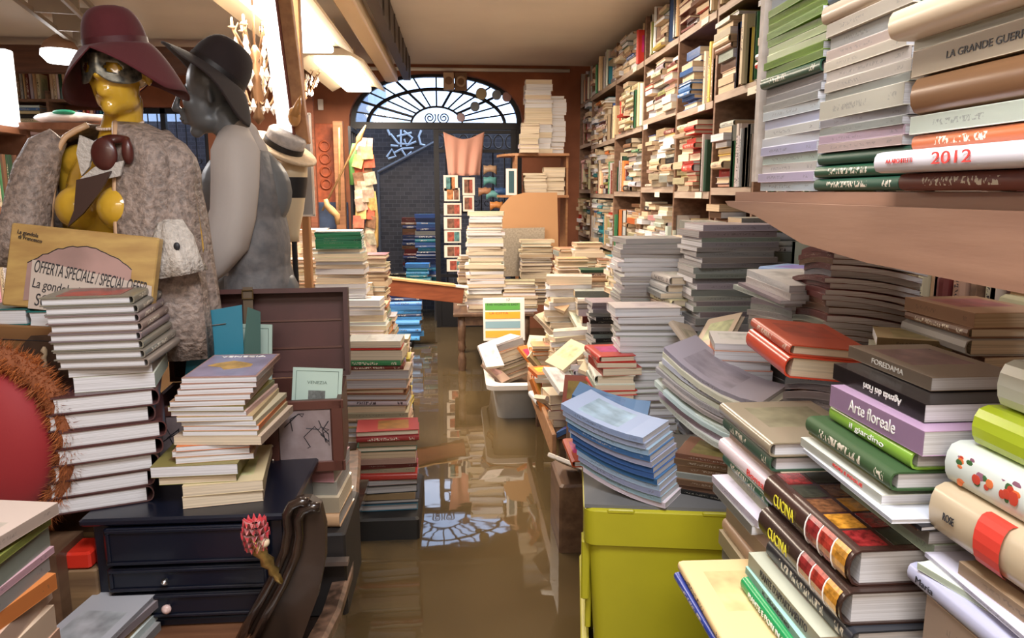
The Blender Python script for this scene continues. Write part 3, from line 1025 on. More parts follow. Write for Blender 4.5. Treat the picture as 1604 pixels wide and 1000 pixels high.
right = [
    B(PB, .18, .24, .03, 'brown', dx=.02), B(PB, .17, .22, .04, 'cream', dx=.03), B(PB, .17, .24, .04, 'grey', dx=.05), B(HB, .17, .24, .04, 'tan', dx=.05), B(HB, .17, .24, .035, 'olive', dx=.05),
    B(PB, .17, .22, .03, 'light green', 'white', dx=.05, r=8, rgb=(.20, .42, .05)), B(PB, .17, .22, .026, 'light green', 'white', dx=.06, r=-6, rgb=(.12, .2, .05)),
]
zr = 0.6215
stack('pile below the parchment book', (0.66, 0.71, zr), 0, right, rv, jit=.002, rjit=1, force=True)
zr += sum(s['t'] + .0006 for s in right)
lil = 0.988
right2 = [B(PB, .18, .24, .030, 'cream', dx=.02), B(PB, .18, .24, .026, 'grey', dx=.02), B(PB, .18, .24, max(.008, lil - zr - .060), 'beige', dx=.03)]
stack('pile below the lilac book', (0.66, 0.71, zr + .001), 0, right2, rv, jit=.002, rjit=1)
zr = lil


def redband(o, b):
    w, L, t = b['w'], b['L'], b['t']
    rings = []
    r = min(t * 0.28, 0.014)
    for q in range(9):
        a = math.pi * (0.02 + 0.96 * q / 8)
        rings.append([(-w / 2 + 0.0005 - r * math.sin(a) * 1.02 - 0.002, L / 2 - L * .52, t * (0.5 - 0.5 * math.cos(a) * 0.97)), (-w / 2 + 0.0005 - r * math.sin(a) * 1.02 - 0.002, L / 2 - L * .35, t * (0.5 - 0.5 * math.cos(a) * 0.97))])
    rings.append([(w / 2 - 0.01, L / 2 - L * .52, t + .0006), (w / 2 - 0.01, L / 2 - L * .35, t + .0006)])
    MB().loft(rings, None, False, False, closed=False).build('red_band', mat('red_paper_band', (.70, .05, .03), .5), o)


def floral(o, b):
    w, L, t = b['w'], b['L'], b['t']
    rr = random.Random(3)
    ms = [mat('print_' + n, c, .5) for n, c in (('petal_red', (.6, .06, .03)), ('petal_orange', (.8, .2, .06)), ('petal_mauve', (.35, .15, .22)), ('leaf', (.06, .16, .05)))]
    for k in range(26):
        r = rr.uniform(.003, .008)
        y, z = L / 2 - rr.uniform(.02, .12), t * rr.uniform(.2, .8)
        MB().ellip((0, 0, 0), (.0006, r, r * rr.uniform(.5, 1.2)), 10, 6, Matrix.Translation((-w / 2 + .002 - min(t * .28, .014) * 1.0 - .0008 + abs(z / t - .5) * .014, y, z))).build('printed_flower', ms[k % 4], o)


right3 = [
    B(HB, .17, .25, .026, 'lilac', 'white', dx=.015, dy=.035, rgb=(.50, .44, .66), titles=[('Maria', .08, .22, .012, INK)]),
    B(MG, .20, .27, .009, 'white', 'white', dx=.05, dy=.03, r=12, label='thin white magazine with photo cover lying on the lilac book'),
    B(MG, .19, .26, .006, 'white', 'white', dx=.03, dy=.02, r=-3),
    B(PB, .18, .22, .016, 'tan', 'white', dx=.04, dy=-.01), B(PB, .18, .22, .016, 'brown', 'white', dx=.06, dy=-.01),
    B(HB, .17, .25, .066, 'cream', 'cream', dx=.035, dy=.025, rgb=(.62, .50, .32), art=redband, titles=[('ROSE', .12, .2, .014, INK)], label='thick parchment-coloured book with a red paper band, near pile'),
    B(HB, .16, .25, .056, 'white', 'white', dx=.045, dy=.025, art=floral, titles=[('FACILI', .75, .96, .02, INK)], label='white hardback with printed flowers on spine above the parchment book'),
    B(HB, .15, .245, .052, 'lime', 'white', dx=.055, dy=.005, rgb=(.50, .62, .03), titles=[('MANUALE', .32, .75, .032, INKY)]),
    B(HB, .14, .235, .060, 'white', 'white', dx=.065, dy=-.005, titles=[('IL MANUALE', .3, .68, .011, INK, False, .008), ('DEL GIARDINAGGIO', .3, .75, .010, INK, False, -.006)], label='thick white hardback topmost above the lime manual'),
]
stack('pile topped by the white garden manual', (0.668, 0.705, zr), 0, right3, rv, jit=.001, rjit=.5, force=True)

# ------------------------------------------------------------------ near shelf high on the right
sh = empty('wall_shelf', (0.60, 1.08, 1.5), 0, 'brown wooden shelf board with tapering apron close above the near piles', 'shelf')
bw = wood('red_brown_board', (0.34, 0.18, 0.11), (0.26, 0.13, 0.08), 0.5, 2, (6, 1, 10))
MB().box((0.19, -0.10, -0.011), (0.40, 1.12, 0.02)).build('board', bw, sh)
ap = MB()
ap.prism([(-0.66, -0.105), (-0.66, -0.02), (0.46, -0.02), (0.44, -0.03), (0.30, -0.045), (0.10, -0.085), (-0.1, -0.098)], frame((-0.014, 0, 0), (0, 1, 0), (0, 0, 1)), -0.018)
ap.build('apron', bw, sh)
for y in (-0.6, 0.44):
    MB().box((0.37, y, 0.62), (0.03, 0.03, 1.24)).build('post', bw, sh)
MB().box((0.2, 0.455, 0.65), (0.35, 0.02, 1.26)).build('end_panel', wood('pale_end_panel', (.55, .48, .42), (.45, .38, .32), .5), sh)
rs = random.Random(21)
sx = 0.60


def shelf_pile(y, specs, desc, x=sx, z=1.501, rot=0, **k):
    stack(desc, (x + 0.10, y, z), rot, specs, rs, jit=k.get('jit', .004), rjit=k.get('rjit', 1.5), force=True)


S = lambda n, c, t, **k: [B(PB, k.get('w', .17), k.get('L', .235), t, c, k.get('page', 'white'), rgb=k.get('rgb')) for _ in range(n)]
p1 = S(9, 'white', .0165, rgb=(.78, .78, .82)) + S(3, 'grey', .014) + [B(HB, .17, .235, .022, 'dark green', 'white')] + S(9, 'light green', .0135, rgb=(.22, .36, .03)) + S(6, 'grey', .02, rgb=(.36, .42, .44))
shelf_pile(1.36, p1, 'pile ending the near shelf')
p2 = [B(HB, .17, .25, .020, 'dark green', rgb=(.01, .07, .04)), B(HB, .17, .25, .020, 'dark green', rgb=(.01, .07, .04)), B(HB, .17, .25, .020, 'dark green', rgb=(.01, .07, .04))] + \
    S(2, 'pink', .013, rgb=(.72, .6, .6)) + S(2, 'pale grey', .012) + [B(PB, .17, .24, .03, 'white', 'white', dx=.0), B(PB, .17, .24, .012, 'grey')] + \
    S(4, 'pale grey', .016, rgb=(.6, .52, .46)) + S(2, 'white', .02, rgb=(.7, .62, .56)) + [B(HB, .17, .25, .03, 'cream', rgb=(.62, .5, .4))] + \
    [B(HB, .17, .24, .018, 'teal', rgb=(.12, .2, .24)), B(HB, .17, .24, .018, 'grey', rgb=(.3, .33, .36)), B(PB, .17, .24, .02, 'pale grey')] + S(4, 'grey', .02)
shelf_pile(1.095, p2, 'second pile on the near shelf', x=.59)
p3 = [B(HB, .18, .26, .022, 'maroon', rgb=(.2, .05, .03)), B(HB, .19, .30, .027, 'white', 'white', dx=-.02, titles=[('AA ARCHITETTI', .1, .28, .008, INKR), ('2012', .40, .62, .02, INKR)], rgb=(.8, .79, .78), label='white rounded book with red lettering low on the near shelf'),
      B(HB, .17, .25, .020, 'orange', rgb=(.5, .13, .04)), B(PB, .18, .26, .022, 'white', 'white', rgb=(.75, .73, .74)), B(HB, .17, .25, .048, 'brown', rgb=(.22, .10, .05)),
      B(PB, .18, .27, .032, 'cream', rgb=(.68, .57, .44), titles=[('LA GRANDE GUERRA', .25, .75, .012, INK)]), B(PB, .18, .28, .012, 'white', 'white'),
      B(HB, .19, .29, .038, 'beige', dx=-.02, rgb=(.66, .55, .38)), B(HB, .17, .25, .028, 'dark green', rgb=(.02, .1, .06)), B(PB, .18, .26, .03, 'white', 'white', rgb=(.7, .68, .68)),
      B(HB, .17, .24, .03, 'red'), B(PB, .17, .24, .03, 'cream'), B(PB, .17, .24, .03, 'grey')]
shelf_pile(0.80, p3, 'nearest pile on the near shelf', x=.57)

# ------------------------------------------------------------------ display tables and middle piles on the right
table(0.83, 1.26, 1.31, 2.35, 0.66, 'long low table carrying the grey magazine piles', panel=True)
table(0.50, 1.26, 2.42, 3.36, 0.50, 'dark table behind the yellow crate', panel=True)
table(0.47, 1.26, 3.42, 4.60, 0.33, 'low brown-edged table at the aisle before the white tub')
table(0.80, 1.26, 4.70, 5.80, 0.45, 'low table between the white tub and the bookcase')
MB_edge = MB()
MB_edge.box((0.455, 3.99, 0.29), (0.022, 1.26, 0.12), bev=.004)
tag(MB_edge.build('edge_board', wood('orange_brown_plank', (.36, .19, .09), (.25, .12, .06), .5)), 'brown plank on edge along the aisle side of the low table', 'plank')


def pile(x, yb, Y, ytop, desc, rot=FORE, d=None, z=None, **k):
    """pile whose front bottom sits at pixel (x, yb) at depth Y and reaches up to pixel row ytop"""
    p = P(x, yb, Y)
    zb = p.z if z is None else z
    h = P(x, ytop, Y).z - zb
    sp = k.pop('specs', None) or gen(k.get('rng', rs), height=h, pal=k.get('pal', OLD), L=k.get('L', (.19, .24)), w=k.get('w', (.13, .17)), t=k.get('t', (.015, .035)),
                                     kinds=k.get('kinds', (PB, HB)), page=k.get('page', ('old', 'cream')))
    dep = d if d is not None else (.08 if rot in (SPINE, FORE) else .12)
    return stack(desc, (p.x, Y + dep, zb), rot, sp, k.get('rng', rs), jit=k.get('jit', .01), rjit=k.get('rjit', 5), flip=k.get('flip', 0), tilt=k.get('tilt'), bend=k.get('bend', (0, 0)), force=k.get('force', False))


GRY = ['grey', 'pale grey', 'grey', 'pale grey', 'white']
CRM = ['cream', 'cream', 'beige', 'white', 'pale grey', 'tan']
# magazines on the table, glossy, sagging
stack('big wrapped pile under the near shelf', (0.93, 1.56, .6615), 8, gen(rs, height=.47, kinds=(MG,), pal=['grey', 'grey', 'pale grey', 'brown'], L=(.29, .31), w=(.21, .23), t=(.012, .018), page=('grey', 'white')), rs, jit=.006, rjit=3, bend=(0, -.05), force=True)
stack('brown magazine pile under the near shelf', (1.05, 1.86, .6615), -12, gen(rs, height=.70, kinds=(MG,), pal=['maroon', 'grey', 'maroon', 'brown'], L=(.28, .30), w=(.21, .23), t=(.012, .018), page=('white',)), rs, jit=.01, rjit=3, bend=(-.03, -.03), force=True)
stack('pile against the bookcase under the near shelf', (1.10, 1.46, .6615), 0, gen(rs, height=.60, pal=['brown', 'tan', 'grey'], L=(.22, .25), w=(.16, .17), t=(.02, .04)), rs)
stack('wrapped grey pile beside the yellow crate', (1.06, 2.16, .6615), 3, gen(rs, height=.52, kinds=(MG,), pal=['grey', 'pale grey'], L=(.28, .30), w=(.21, .22), t=(.012, .02), page=('grey', 'white')), rs, jit=.008, rjit=3, bend=(.0, -.02), force=True)
stack('tilted red book pair on the wrapped pile', (0.75, 1.50, 1.13), -6, [B(HB, .17, .22, .045, 'red', rgb=(.62, .06, .03)), B(HB, .17, .22, .022, 'red', rgb=(.55, .08, .04))], rs, force=True, tilt=(4, 6))
M0, _ = stack('white paper pile beside the red books', (1.02, 1.50, 1.145), 60, [B(PB, .15, .21, .012, 'white', 'white'), B(PB, .15, .20, .012, 'white', 'white', dx=.01), B(PB, .14, .21, .02, 'tan', 'white')], rs, force=True)
stack('long brown books under the shelf', (1.12, 1.20, .95), 4, [B(HB, .18, .28, .05, 'brown', rgb=(.25, .15, .08)), B(HB, .18, .28, .07, 'brown', rgb=(.30, .17, .09), label='thick rounded brown book lying under the near shelf'), B(HB, .16, .3, .024, 'maroon', rgb=(.2, .1, .07))], rs, force=True)
table(1.0, 1.27, 0.75, 1.29, 0.949, 'narrow stand between the near piles and the bookcase')
stack('blue books on the grey pile', (1.13, 2.30, 1.19), 35, [B(MG, .17, .22, .012, 'grey', 'white'), B(HB, .17, .22, .018, 'sky blue', 'white', rgb=(.06, .28, .62)), B(HB, .17, .22, .018, 'sky blue', 'white', rgb=(.05, .25, .58)), B(HB, .17, .22, .016, 'sky blue', 'white', rgb=(.4, .6, .85))], rs, force=True)
stack('slanting white books above the peach ones', (0.97, 2.06, 1.19), 6, [B(PB, .18, .27, .014, 'white', 'white', dy=.04), B(MG, .2, .27, .01, 'grey', 'white'), B(PB, .18, .26, .02, 'white', 'white', dx=.01), B(PB, .18, .26, .02, 'white', 'white', dx=.02)], rs, tilt=(4, 0), force=True)
stack('peach and white pile behind the crate', (0.845, 2.12, .6615), -14, gen(rs, height=.17, pal=GRY, L=(.22, .24), w=(.15, .17), t=(.02, .03)) + [B(PB, .16, .21, .022, 'white', 'white')] * 6 + [B(PB, .16, .22, .028, 'peach', 'white', rgb=(.80, .42, .27))] * 3 + [B(PB, .16, .2, .02, 'white', 'white')], rs, jit=.008, rjit=4, force=True)
# row behind the crate
for (x, Y, top, desc, pal, rot, kk) in (
        (1040, 3.00, 372, 'tall grey wrapped stack at mid aisle', GRY, FORE, dict(kinds=(MG, PB), L=(.27, .29), w=(.18, .2), t=(.014, .022), page=('grey', 'white'))),
        (1035, 2.62, 480, 'white and grey stack behind the crate', ['white', 'pale grey', 'grey'], FORE, dict(L=(.22, .25), page=('white',), t=(.02, .035))),
        (1092, 2.72, 430, 'white fore-edge column behind the crate', CRM, HEAD, dict(page=('white', 'cream'), t=(.02, .035))),
        (1130, 2.95, 345, 'cream column before the bookcase', CRM, HEAD, dict(page=('cream', 'white'), t=(.02, .04))),
        (1172, 2.62, 350, 'flat grey album stack before the bookcase', ['pale grey', 'grey'], SPINE, dict(kinds=(MG, PB), L=(.28, .32), w=(.2, .22), t=(.014, .025), page=('grey', 'white'))),
        (1232, 2.75, 345, 'brown and grey stack before the bookcase', ['tan', 'grey', 'pale grey', 'olive'], SPINE, dict(L=(.24, .27), t=(.02, .035))),
        (985, 2.55, 560, 'short white stack behind the crate', ['white', 'cream', 'red'], HEAD, dict(page=('white', 'cream'))),
        (1075, 3.22, 420, 'cream stack at mid aisle', CRM, FORE, dict(page=('cream', 'white')))):
    pile(x, 0, Y, top, desc, rot, z=.5015, pal=pal, force=True, **kk)
# on the low brown-edged table
LOW = (
    (905, 3.50, 612, 'brown book stack at the low table corner', ['brown', 'tan', 'maroon', 'cream'], FORE, dict(page=('old',), t=(.03, .05))),
    (975, 3.47, 472, 'dark magazine stack on the low table', ['black', 'grey', 'black'], SPINE, dict(kinds=(MG,), L=(.2, .23), w=(.15, .17), t=(.014, .02), page=('grey',), jit=.004)),
    (915, 3.86, 520, 'leaning cream stack on the low table', CRM, FORE, dict(page=('cream', 'white'), tilt=(4, -5), t=(.02, .045))),
    (898, 4.34, 432, 'tall cream stack at the tub', CRM, FORE, dict(page=('cream', 'white'), t=(.02, .05), L=(.24, .28))),
    (948, 4.25, 452, 'red and grey stack on the low table', ['red', 'grey', 'maroon', 'white'], SPINE, dict(t=(.025, .045), L=(.24, .27))),
    (940, 3.60, 560, 'mixed light stack on the low table', ['white', 'cream', 'pale grey'], HEAD, dict(page=('white', 'cream'))),
    (1010, 3.80, 415, 'tall mixed stack behind the dark magazines', OLD, FORE, {}),
    (1000, 4.25, 400, 'tall mixed stack near the bookcase foot', OLD, FORE, {}),
    (1045, 3.47, 450, 'brown stack near the bookcase foot', OLD, FORE, {}),
    (868, 3.88, 590, 'low mixed stack at the plank', ['cream', 'grey', 'orange', 'white'], HEAD, {}),
    (868, 4.28, 540, 'cream and orange stack beside the tub', ['cream', 'tan', 'orange', 'cream'], FORE, dict(page=('cream',))),
)
for (x, Y, top, desc, pal, rot, kk) in LOW:
    kk.setdefault('jit', .018); kk.setdefault('rjit', 10)
    pile(x, 0, Y, top, desc, rot, z=.3315, pal=pal, **kk)
for (x, Y, top, desc, pal, rot) in (
        (905, 5.0, 400, 'tall stack behind the tub', CRM, FORE), (945, 4.85, 420, 'second stack behind the tub', OLD, SPINE), (930, 5.4, 380, 'cream stack in front of the fifth bay', OLD, FORE),
        (895, 5.5, 390, 'thin stack behind the tub', CRM, HEAD), (975, 5.2, 405, 'mixed stack at the fifth bay', OLD, FORE)):
    pile(x, 0, Y, top, desc, rot, z=.4515, pal=pal)

# loose books thrown over the low piles
TOSS = [(880, 600, 3.55, 'white', 20, 25, 10, PB), (905, 668, 3.45, 'blue', 70, -30, 5, MG), (935, 575, 3.6, 'cream', -30, 20, 20, PB), (912, 505, 4.3, 'white', 15, 30, 5, PB),
        (860, 512, 4.4, 'cream', 60, 40, 0, PB), (880, 470, 4.4, 'tan', -40, 30, 20, PB), (955, 620, 3.5, 'white', 30, 35, 10, MG), (985, 600, 3.4, 'cream', 10, 20, -25, PB),
        (850, 620, 3.9, 'orange', 40, 60, 10, PB), (868, 640, 3.6, 'cream', 100, 35, 15, PB), (890, 560, 3.7, 'beige', -60, 30, 10, PB), (925, 640, 3.42, 'white', 140, 20, 20, PB),
        (845, 575, 4.3, 'tan', 80, 50, -10, PB), (960, 545, 3.5, 'white', -20, 35, 15, PB), (985, 640, 3.2, 'beige', 60, 25, 25, PB), (1005, 560, 3.0, 'cream', 20, 40, 0, PB),
        (940, 670, 3.2, 'white', 45, 50, 20, PB), (905, 620, 3.4, 'maroon', -15, 45, 0, PB), (1085, 545, 2.5, 'cream', 30, 40, 20, HB), (1125, 530, 2.45, 'cream', -40, 30, -20, HB)]
for k, (x, y, Y, c, r, tx, ty, kd) in enumerate(TOSS):
    p = P(x, y, Y)
    M = Matrix.Translation(p) @ Matrix.Rotation(math.radians(r), 4, 'Z') @ Matrix.Rotation(math.radians(tx), 4, 'X') @ Matrix.Rotation(math.radians(ty), 4, 'Y')
    book(M, kd, .14, .2, .022, c, 'cream', f'{c} {kd} tossed askew on the piles by the aisle, {ORD[k] if k else "first"} one', 'tossed books on the low table piles', rng=rs)

# ------------------------------------------------------------------ yellow crate with the blue and white books
yel = mat('yellow_green_plastic', (0.44, 0.40, 0.018), 0.42, noise=0.06, nscale=8)


def crate(loc, z0, label):
    W, D, H = 0.43, 0.60, 0.41
    r = empty('plastic_crate', (loc[0], loc[1], z0), math.radians(-9), label, 'crate', 'yellow-green plastic crates at the aisle')

    def rr(w, d, z, q=0.03):
        out = []
        for (cx, cy, a0) in ((w / 2 - q, -d / 2 + q, -90), (w / 2 - q, d / 2 - q, 0), (-w / 2 + q, d / 2 - q, 90), (-w / 2 + q, -d / 2 + q, 180)):
            for i in range(4):
                a = math.radians(a0 + 30 * i)
                out.append((cx + q * math.cos(a), cy + q * math.sin(a), z))
        return out
    body = MB()
    body.loft([rr(W - .07, D - .07, 0), rr(W - .03, D - .03, H - .10), rr(W - .03, D - .03, H - .004), rr(W - .045, D - .045, H - .004), rr(W - .08, D - .08, .012)], None, True, True)
    autosmooth(body.build('bin', yel, r))
    rim = MB()
    rim.loft([rr(W - .026, D - .026, H - .105), rr(W - .006, D - .006, H - .10), rr(W, D, H - .006), rr(W - .012, D - .012, H), rr(W - .034, D - .034, H)], None, False, False)
    autosmooth(rim.build('rim', yel, r))
    for x in (-.12, .12): MB().box((x, -D / 2 + .004, H - .004), (.07, .012, .012), bev=.003).build('stacking_lug', yel, r)
    for y in (-.22, -.08, .08, .22): MB().box((-W / 2 + .018, y, H / 2 - .07), (.016, .016, H - .20), bev=.003).build('rib', yel, r)
    MB().box((-W / 2 + .008, -.235, H - .19), (.022, .06, .17), bev=.004).build('side_handle', yel, r)
    return r


crate((0.575, 2.02), -0.14, 'yellow-green plastic crate standing in the water under the upper crate')
crate((0.575, 2.02), 0.285, 'yellow-green plastic crate heaped with blue and white books')
ZC = 0.696
# inner boards fill the crate top
ld = MB().box((0, 0, .003), (0.425, 0.58, .010), Matrix.Translation((.575, 2.02, ZC)) @ Matrix.Rotation(math.radians(-9), 4, 'Z')).build('crate_board', mat('dull_grey_board', (.14, .14, .14), .8)); tag(ld, 'thin grey board closing the heaped upper crate', 'board')
zc = ZC + .0085
blue = (.07, .17, .42)
bl = []
for i in range(12):
    bl.append(B(MG, .17, .235, .0155, 'blue' if i in (4, 5, 6) else 'white', 'white', rgb=blue if i in (4, 5, 6, 8) else (.42, .50, .66), dx=-.004 * i + .01, dy=.004 * i,
                titles=[('MARIO TESTI', .35, .75, .006, INKW)] if i in (4, 5, 6) else []))
bl[0]['rgb'] = (.75, .74, .73)
M0, h = stack('blue and white pile on the yellow crate', (0.470, 1.855, zc), 52, bl, rs, jit=.002, rjit=1.2, bend=(0, .05), force=True)
stack('white magazine heap on the yellow crate', (0.735, 1.93, zc + .108), 50, gen(rs, n=11, kinds=(MG,), pal=['white', 'white', 'white', 'pale grey'], L=(.27, .30), w=(.20, .22), t=(.010, .016), page=('white',)), rs, jit=.012, rjit=7, bend=(.0, .11), force=True)
stack('dark magazines at the crate side', (0.70, 1.84, zc), 60, gen(rs, n=7, kinds=(MG,), pal=['brown', 'grey', 'black'], L=(.20, .22), w=(.15, .16), t=(.012, .018), page=('white',)), rs, jit=.006, rjit=4, force=True)
stack('blue magazines at the crate back', (0.47, 2.17, zc), 70, gen(rs, n=9, kinds=(MG,), pal=['blue', 'pale blue'], L=(.22, .23), w=(.15, .16), t=(.014, .016), page=('white',)), rs, jit=.004, rjit=3, bend=(0, .05), force=True)
stack('orange book under the crate heap', (0.350, 2.12, zc), 3, [B(HB, .05, .20, .02, 'red', 'white', rgb=(.5, .07, .03))], rs, force=False)
# picture frame tilted on the low corner
fm = P(905, 690, 2.9)
fe = empty('framed_picture', (fm.x, fm.y, .36), 0, 'small white-framed picture lying tilted beside the crate', 'frame')
fe.rotation_euler = (math.radians(-28), math.radians(12), math.radians(-32))
fb = MB()
for sx_ in (-1, 1): fb.box((sx_ * .085, 0, 0), (.035, .24, .018), bev=.003)
for sy_ in (-1, 1): fb.box((0, sy_ * .105, .0004), (.135, .035, .017), bev=.003)
fb.build('frame', mat('white_painted_frame', (.75, .68, .60), .5), fe)
MB().box((0, 0, 0), (.14, .18, .006)).build('picture', mat('brown_print', (.20, .13, .10), .6, noise=.7, nscale=30), fe)
st_ = MB().box((fm.x + .03, 3.0, .1), (.22, .3, .40), bev=.01).build('wooden_box', tablewood); tag(st_, 'dark wooden box in the water under the tilted picture frame', 'box')

# ------------------------------------------------------------------ white tub, brochure board and table beside the door
tub = empty('bathtub', (0.52, 5.0, 0), 0, 'white rimmed tub with grey body standing in the water, full of books', 'tub')


def rrect(cx, cy, w, d, z, q=0.06, n=5):
    out = []
    for (sx_, sy_, a0) in ((1, -1, -90), (1, 1, 0), (-1, 1, 90), (-1, -1, 180)):
        for i in range(n):
            a = math.radians(a0 + 90 * i / (n - 1))
            out.append((cx + sx_ * (w / 2 - q) + q * math.cos(a), cy + sy_ * (d / 2 - q) + q * math.sin(a), z))
    return out


tb = MB()
tb.loft([rrect(0.0, 0.25, .50, .95, -.2), rrect(0, .22, .54, 1.04, .10), rrect(0, .20, .58, 1.10, .245), rrect(0, .20, .56, 1.08, .245), rrect(0, .22, .50, .98, .06)])
autosmooth(tb.build('tub_body', mat('grey_enamel', (.42, .41, .39), .45, noise=.2, nscale=5), tub))
tr_ = MB()
tr_.loft([rrect(0, .20, .60, 1.14, .225), rrect(0, .20, .68, 1.22, .23), rrect(0, .20, .69, 1.23, .262), rrect(0, .20, .66, 1.20, .272), rrect(0, .20, .57, 1.10, .265), rrect(0, .20, .56, 1.08, .235)], None, False, False)
autosmooth(tr_.build('rim', mat('white_enamel', (.82, .80, .76), .3), tub))
MB().box((0, .20, .17), (.50, 1.0, .02)).build('inner_board', tablewood, tub)
tcx = P(800, 580, 4.95)
stack('tilted pile in the tub', (tcx.x, 4.99, 0.205), -72, [B(PB, .16, .26, .02, 'cream'), B(HB, .16, .27, .035, 'tan'), B(HB, .16, .26, .035, 'brown'), B(HB, .17, .28, .03, 'olive'), B(HB, .17, .28, .02, 'black'),
      B(PB, .17, .26, .035, 'tan'), B(PB, .17, .26, .035, 'beige'), B(PB, .17, .27, .012, 'orange'), B(PB, .17, .27, .045, 'beige', 'grey'), B(PB, .17, .25, .012, 'white', 'white')], rs, tilt=(14, -4), jit=.008)
for k, (x, y, c, r) in enumerate(((768, 560, 'white', 20), (775, 585, 'cream', 60), (832, 560, 'orange', 40), (840, 545, 'cream', -20))):
    p = P(x, y, 4.8 + .05 * k)
    book(Matrix.Translation(p) @ Matrix.Rotation(math.radians(r), 4, 'Z') @ Matrix.Rotation(math.radians(38), 4, 'X'), PB, .13, .19, .02, c, 'cream', f'{c} paperback propped among the books in the tub, {ORD[k] if k else "first"} one', 'propped books in the tub', rng=rs)
# brochure board
bp0 = P(790, 530, 5.35)
bb = empty('brochure_board', (bp0.x, 5.35, bp0.z - .02), 0, 'white placard with green, orange and blue bands standing in the tub', 'placard')
bb.rotation_euler = (math.radians(-10), 0, 0)
MB().box((0, 0, .16), (.31, .012, .32), bev=.003).build('board', mat('white_card', (.8, .78, .74), .5), bb)
for z, c, n in ((.255, (.10, .38, .06), 'green'), (.19, (.85, .42, .03), 'orange'), (.12, (.25, .42, .50), 'blue'), (.05, (.85, .45, .05), 'amber')):
    MB().box((-.01, -.007, z), (.26, .002, .052)).build('colour_band', mat('band_' + n, c, .5), bb)
lettering('THE WORLD IS EASY', frame((-.01, -.0085, .27), (1, 0, 0), (0, 0, 1)), .022, INK, bb, width=.24)
lettering('LA CITTA', frame((-.04, -.0085, .205), (1, 0, 0), (0, 0, 1)), .022, INKR, bb, width=.14)
lettering('17', frame((.03, -.0085, .305), (1, 0, 0), (0, 0, 1)), .03, INK, bb)

tt = empty('side_table', (0.30, 6.45, 0), 0, 'dark table with turned legs right of the door under tall book stacks', 'table')
MB().box((0, 0, .485), (.68, .86, .03), bev=.006).build('tabletop', tablewood, tt)
MB().box((0, 0, .43), (.58, .76, .08)).build('apron', tablewood, tt)
for sx_ in (-1, 1):
    for sy_ in (-1, 1):
        MB().lathe([(.03, -.2), (.03, -.04), (.018, -.02), (.034, .02), (.036, .10), (.022, .15), (.016, .17), (.038, .20), (.02, .23), (.03, .27), (.034, .34), (.034, .47)], (sx_ * .27, sy_ * .36, 0), 16).build('leg', tablewood, tt, True)
for (x, Y, top, desc, pal, rot, kk) in (
        (758, 6.10, 332, 'tall pale stack on turned-leg table', CRM, FORE, dict(L=(.27, .33), w=(.2, .23), t=(.018, .035), page=('cream', 'white'), jit=.012)),
        (735, 6.45, 400, 'stack at the turned-leg table end', CRM, FORE, dict(L=(.22, .25))),
        (815, 6.06, 440, 'low pale stack on the turned-leg table', CRM, FORE, dict(L=(.26, .3), page=('cream', 'white'))),
        (843, 6.45, 376, 'dark and white stack right of the door', ['grey', 'brown', 'white', 'black', 'cream'], FORE, dict(L=(.26, .3)))):
    pile(x, 0, Y, top, desc, rot, z=.5015, pal=pal, **kk)

# plank barrier
pa, pb = P(578, 447, 5.9), P(716, 462, 6.0)
pm = frame((pa + pb) / 2, pb - pa, (0, 1, 0))
Lb = (pb - pa).length
brr = MB().box((0, 0, 0), (Lb + .1, .05, .13), pm, bev=.004)
tag(brr.build('wooden_beam', wood('red_orange_beam', (.33, .09, .035), (.22, .055, .02), .5, 3, (1, 10, 10))), 'red-brown wooden beam lying across the aisle at the door', 'beam')
pl = MB().box((.02, 0, .076), (.62, .09, .018), pm, bev=.002)
tag(pl.build('thin_plank', wood('pale_plank', (.68, .42, .18), (.55, .32, .13), .5)), 'pale thin plank resting on the red-brown beam', 'plank')
tag(MB().box((Lb / 2 - .02, 0, .073), (.2, .08, .014), pm).build('folded_paper', mat('white_card', (.8, .78, .74), .5)), 'white folded paper on the right end of the beam', 'paper')

# shelf corner unit at the far right end
cx0, cx1 = P(782, 243, 6.9).x, P(892, 243, 6.9).x
zt_ = P(830, 240, 6.9).z; zl = P(830, 306, 6.9).z
cu_ = empty('corner_shelf', ((cx0 + cx1) / 2, 7.1, 0), 0, 'orange-brown corner shelf with rounded boards of paper stacks by the door', 'shelf')
ob = wood('orange_brown_board', (.42, .21, .09), (.32, .14, .06), .45)
hw = (cx1 - cx0) / 2
for z in (zt_, zl):
    rp = [(-hw, .25)] + [(-hw + .22 * (1 - math.cos(a * math.pi / 16)), .0 + .25 - .45 * math.sin(a * math.pi / 16)) for a in range(1, 8)] + [(hw, -.2), (hw, .25)]
    MB().loft([[(x, y, z - .022) for x, y in rp], [(x, y, z) for x, y in rp]]).build('board', ob, cu_)
MB().box((-hw + .16, .0, (zt_ + zl) / 2 - .011), (.02, .36, zt_ - zl - .024)).build('divider', ob, cu_)
MB().box((hw - .01, .05, zt_ / 2 - .1), (.02, .38, zt_ + .2 - .03)).build('side_post', ob, cu_)
MB().box((-hw + .20, .22, zl / 2 - .1), (.03, .03, zl + .2 - .026)).build('rear_post', ob, cu_)
CX = (cx0 + cx1) / 2
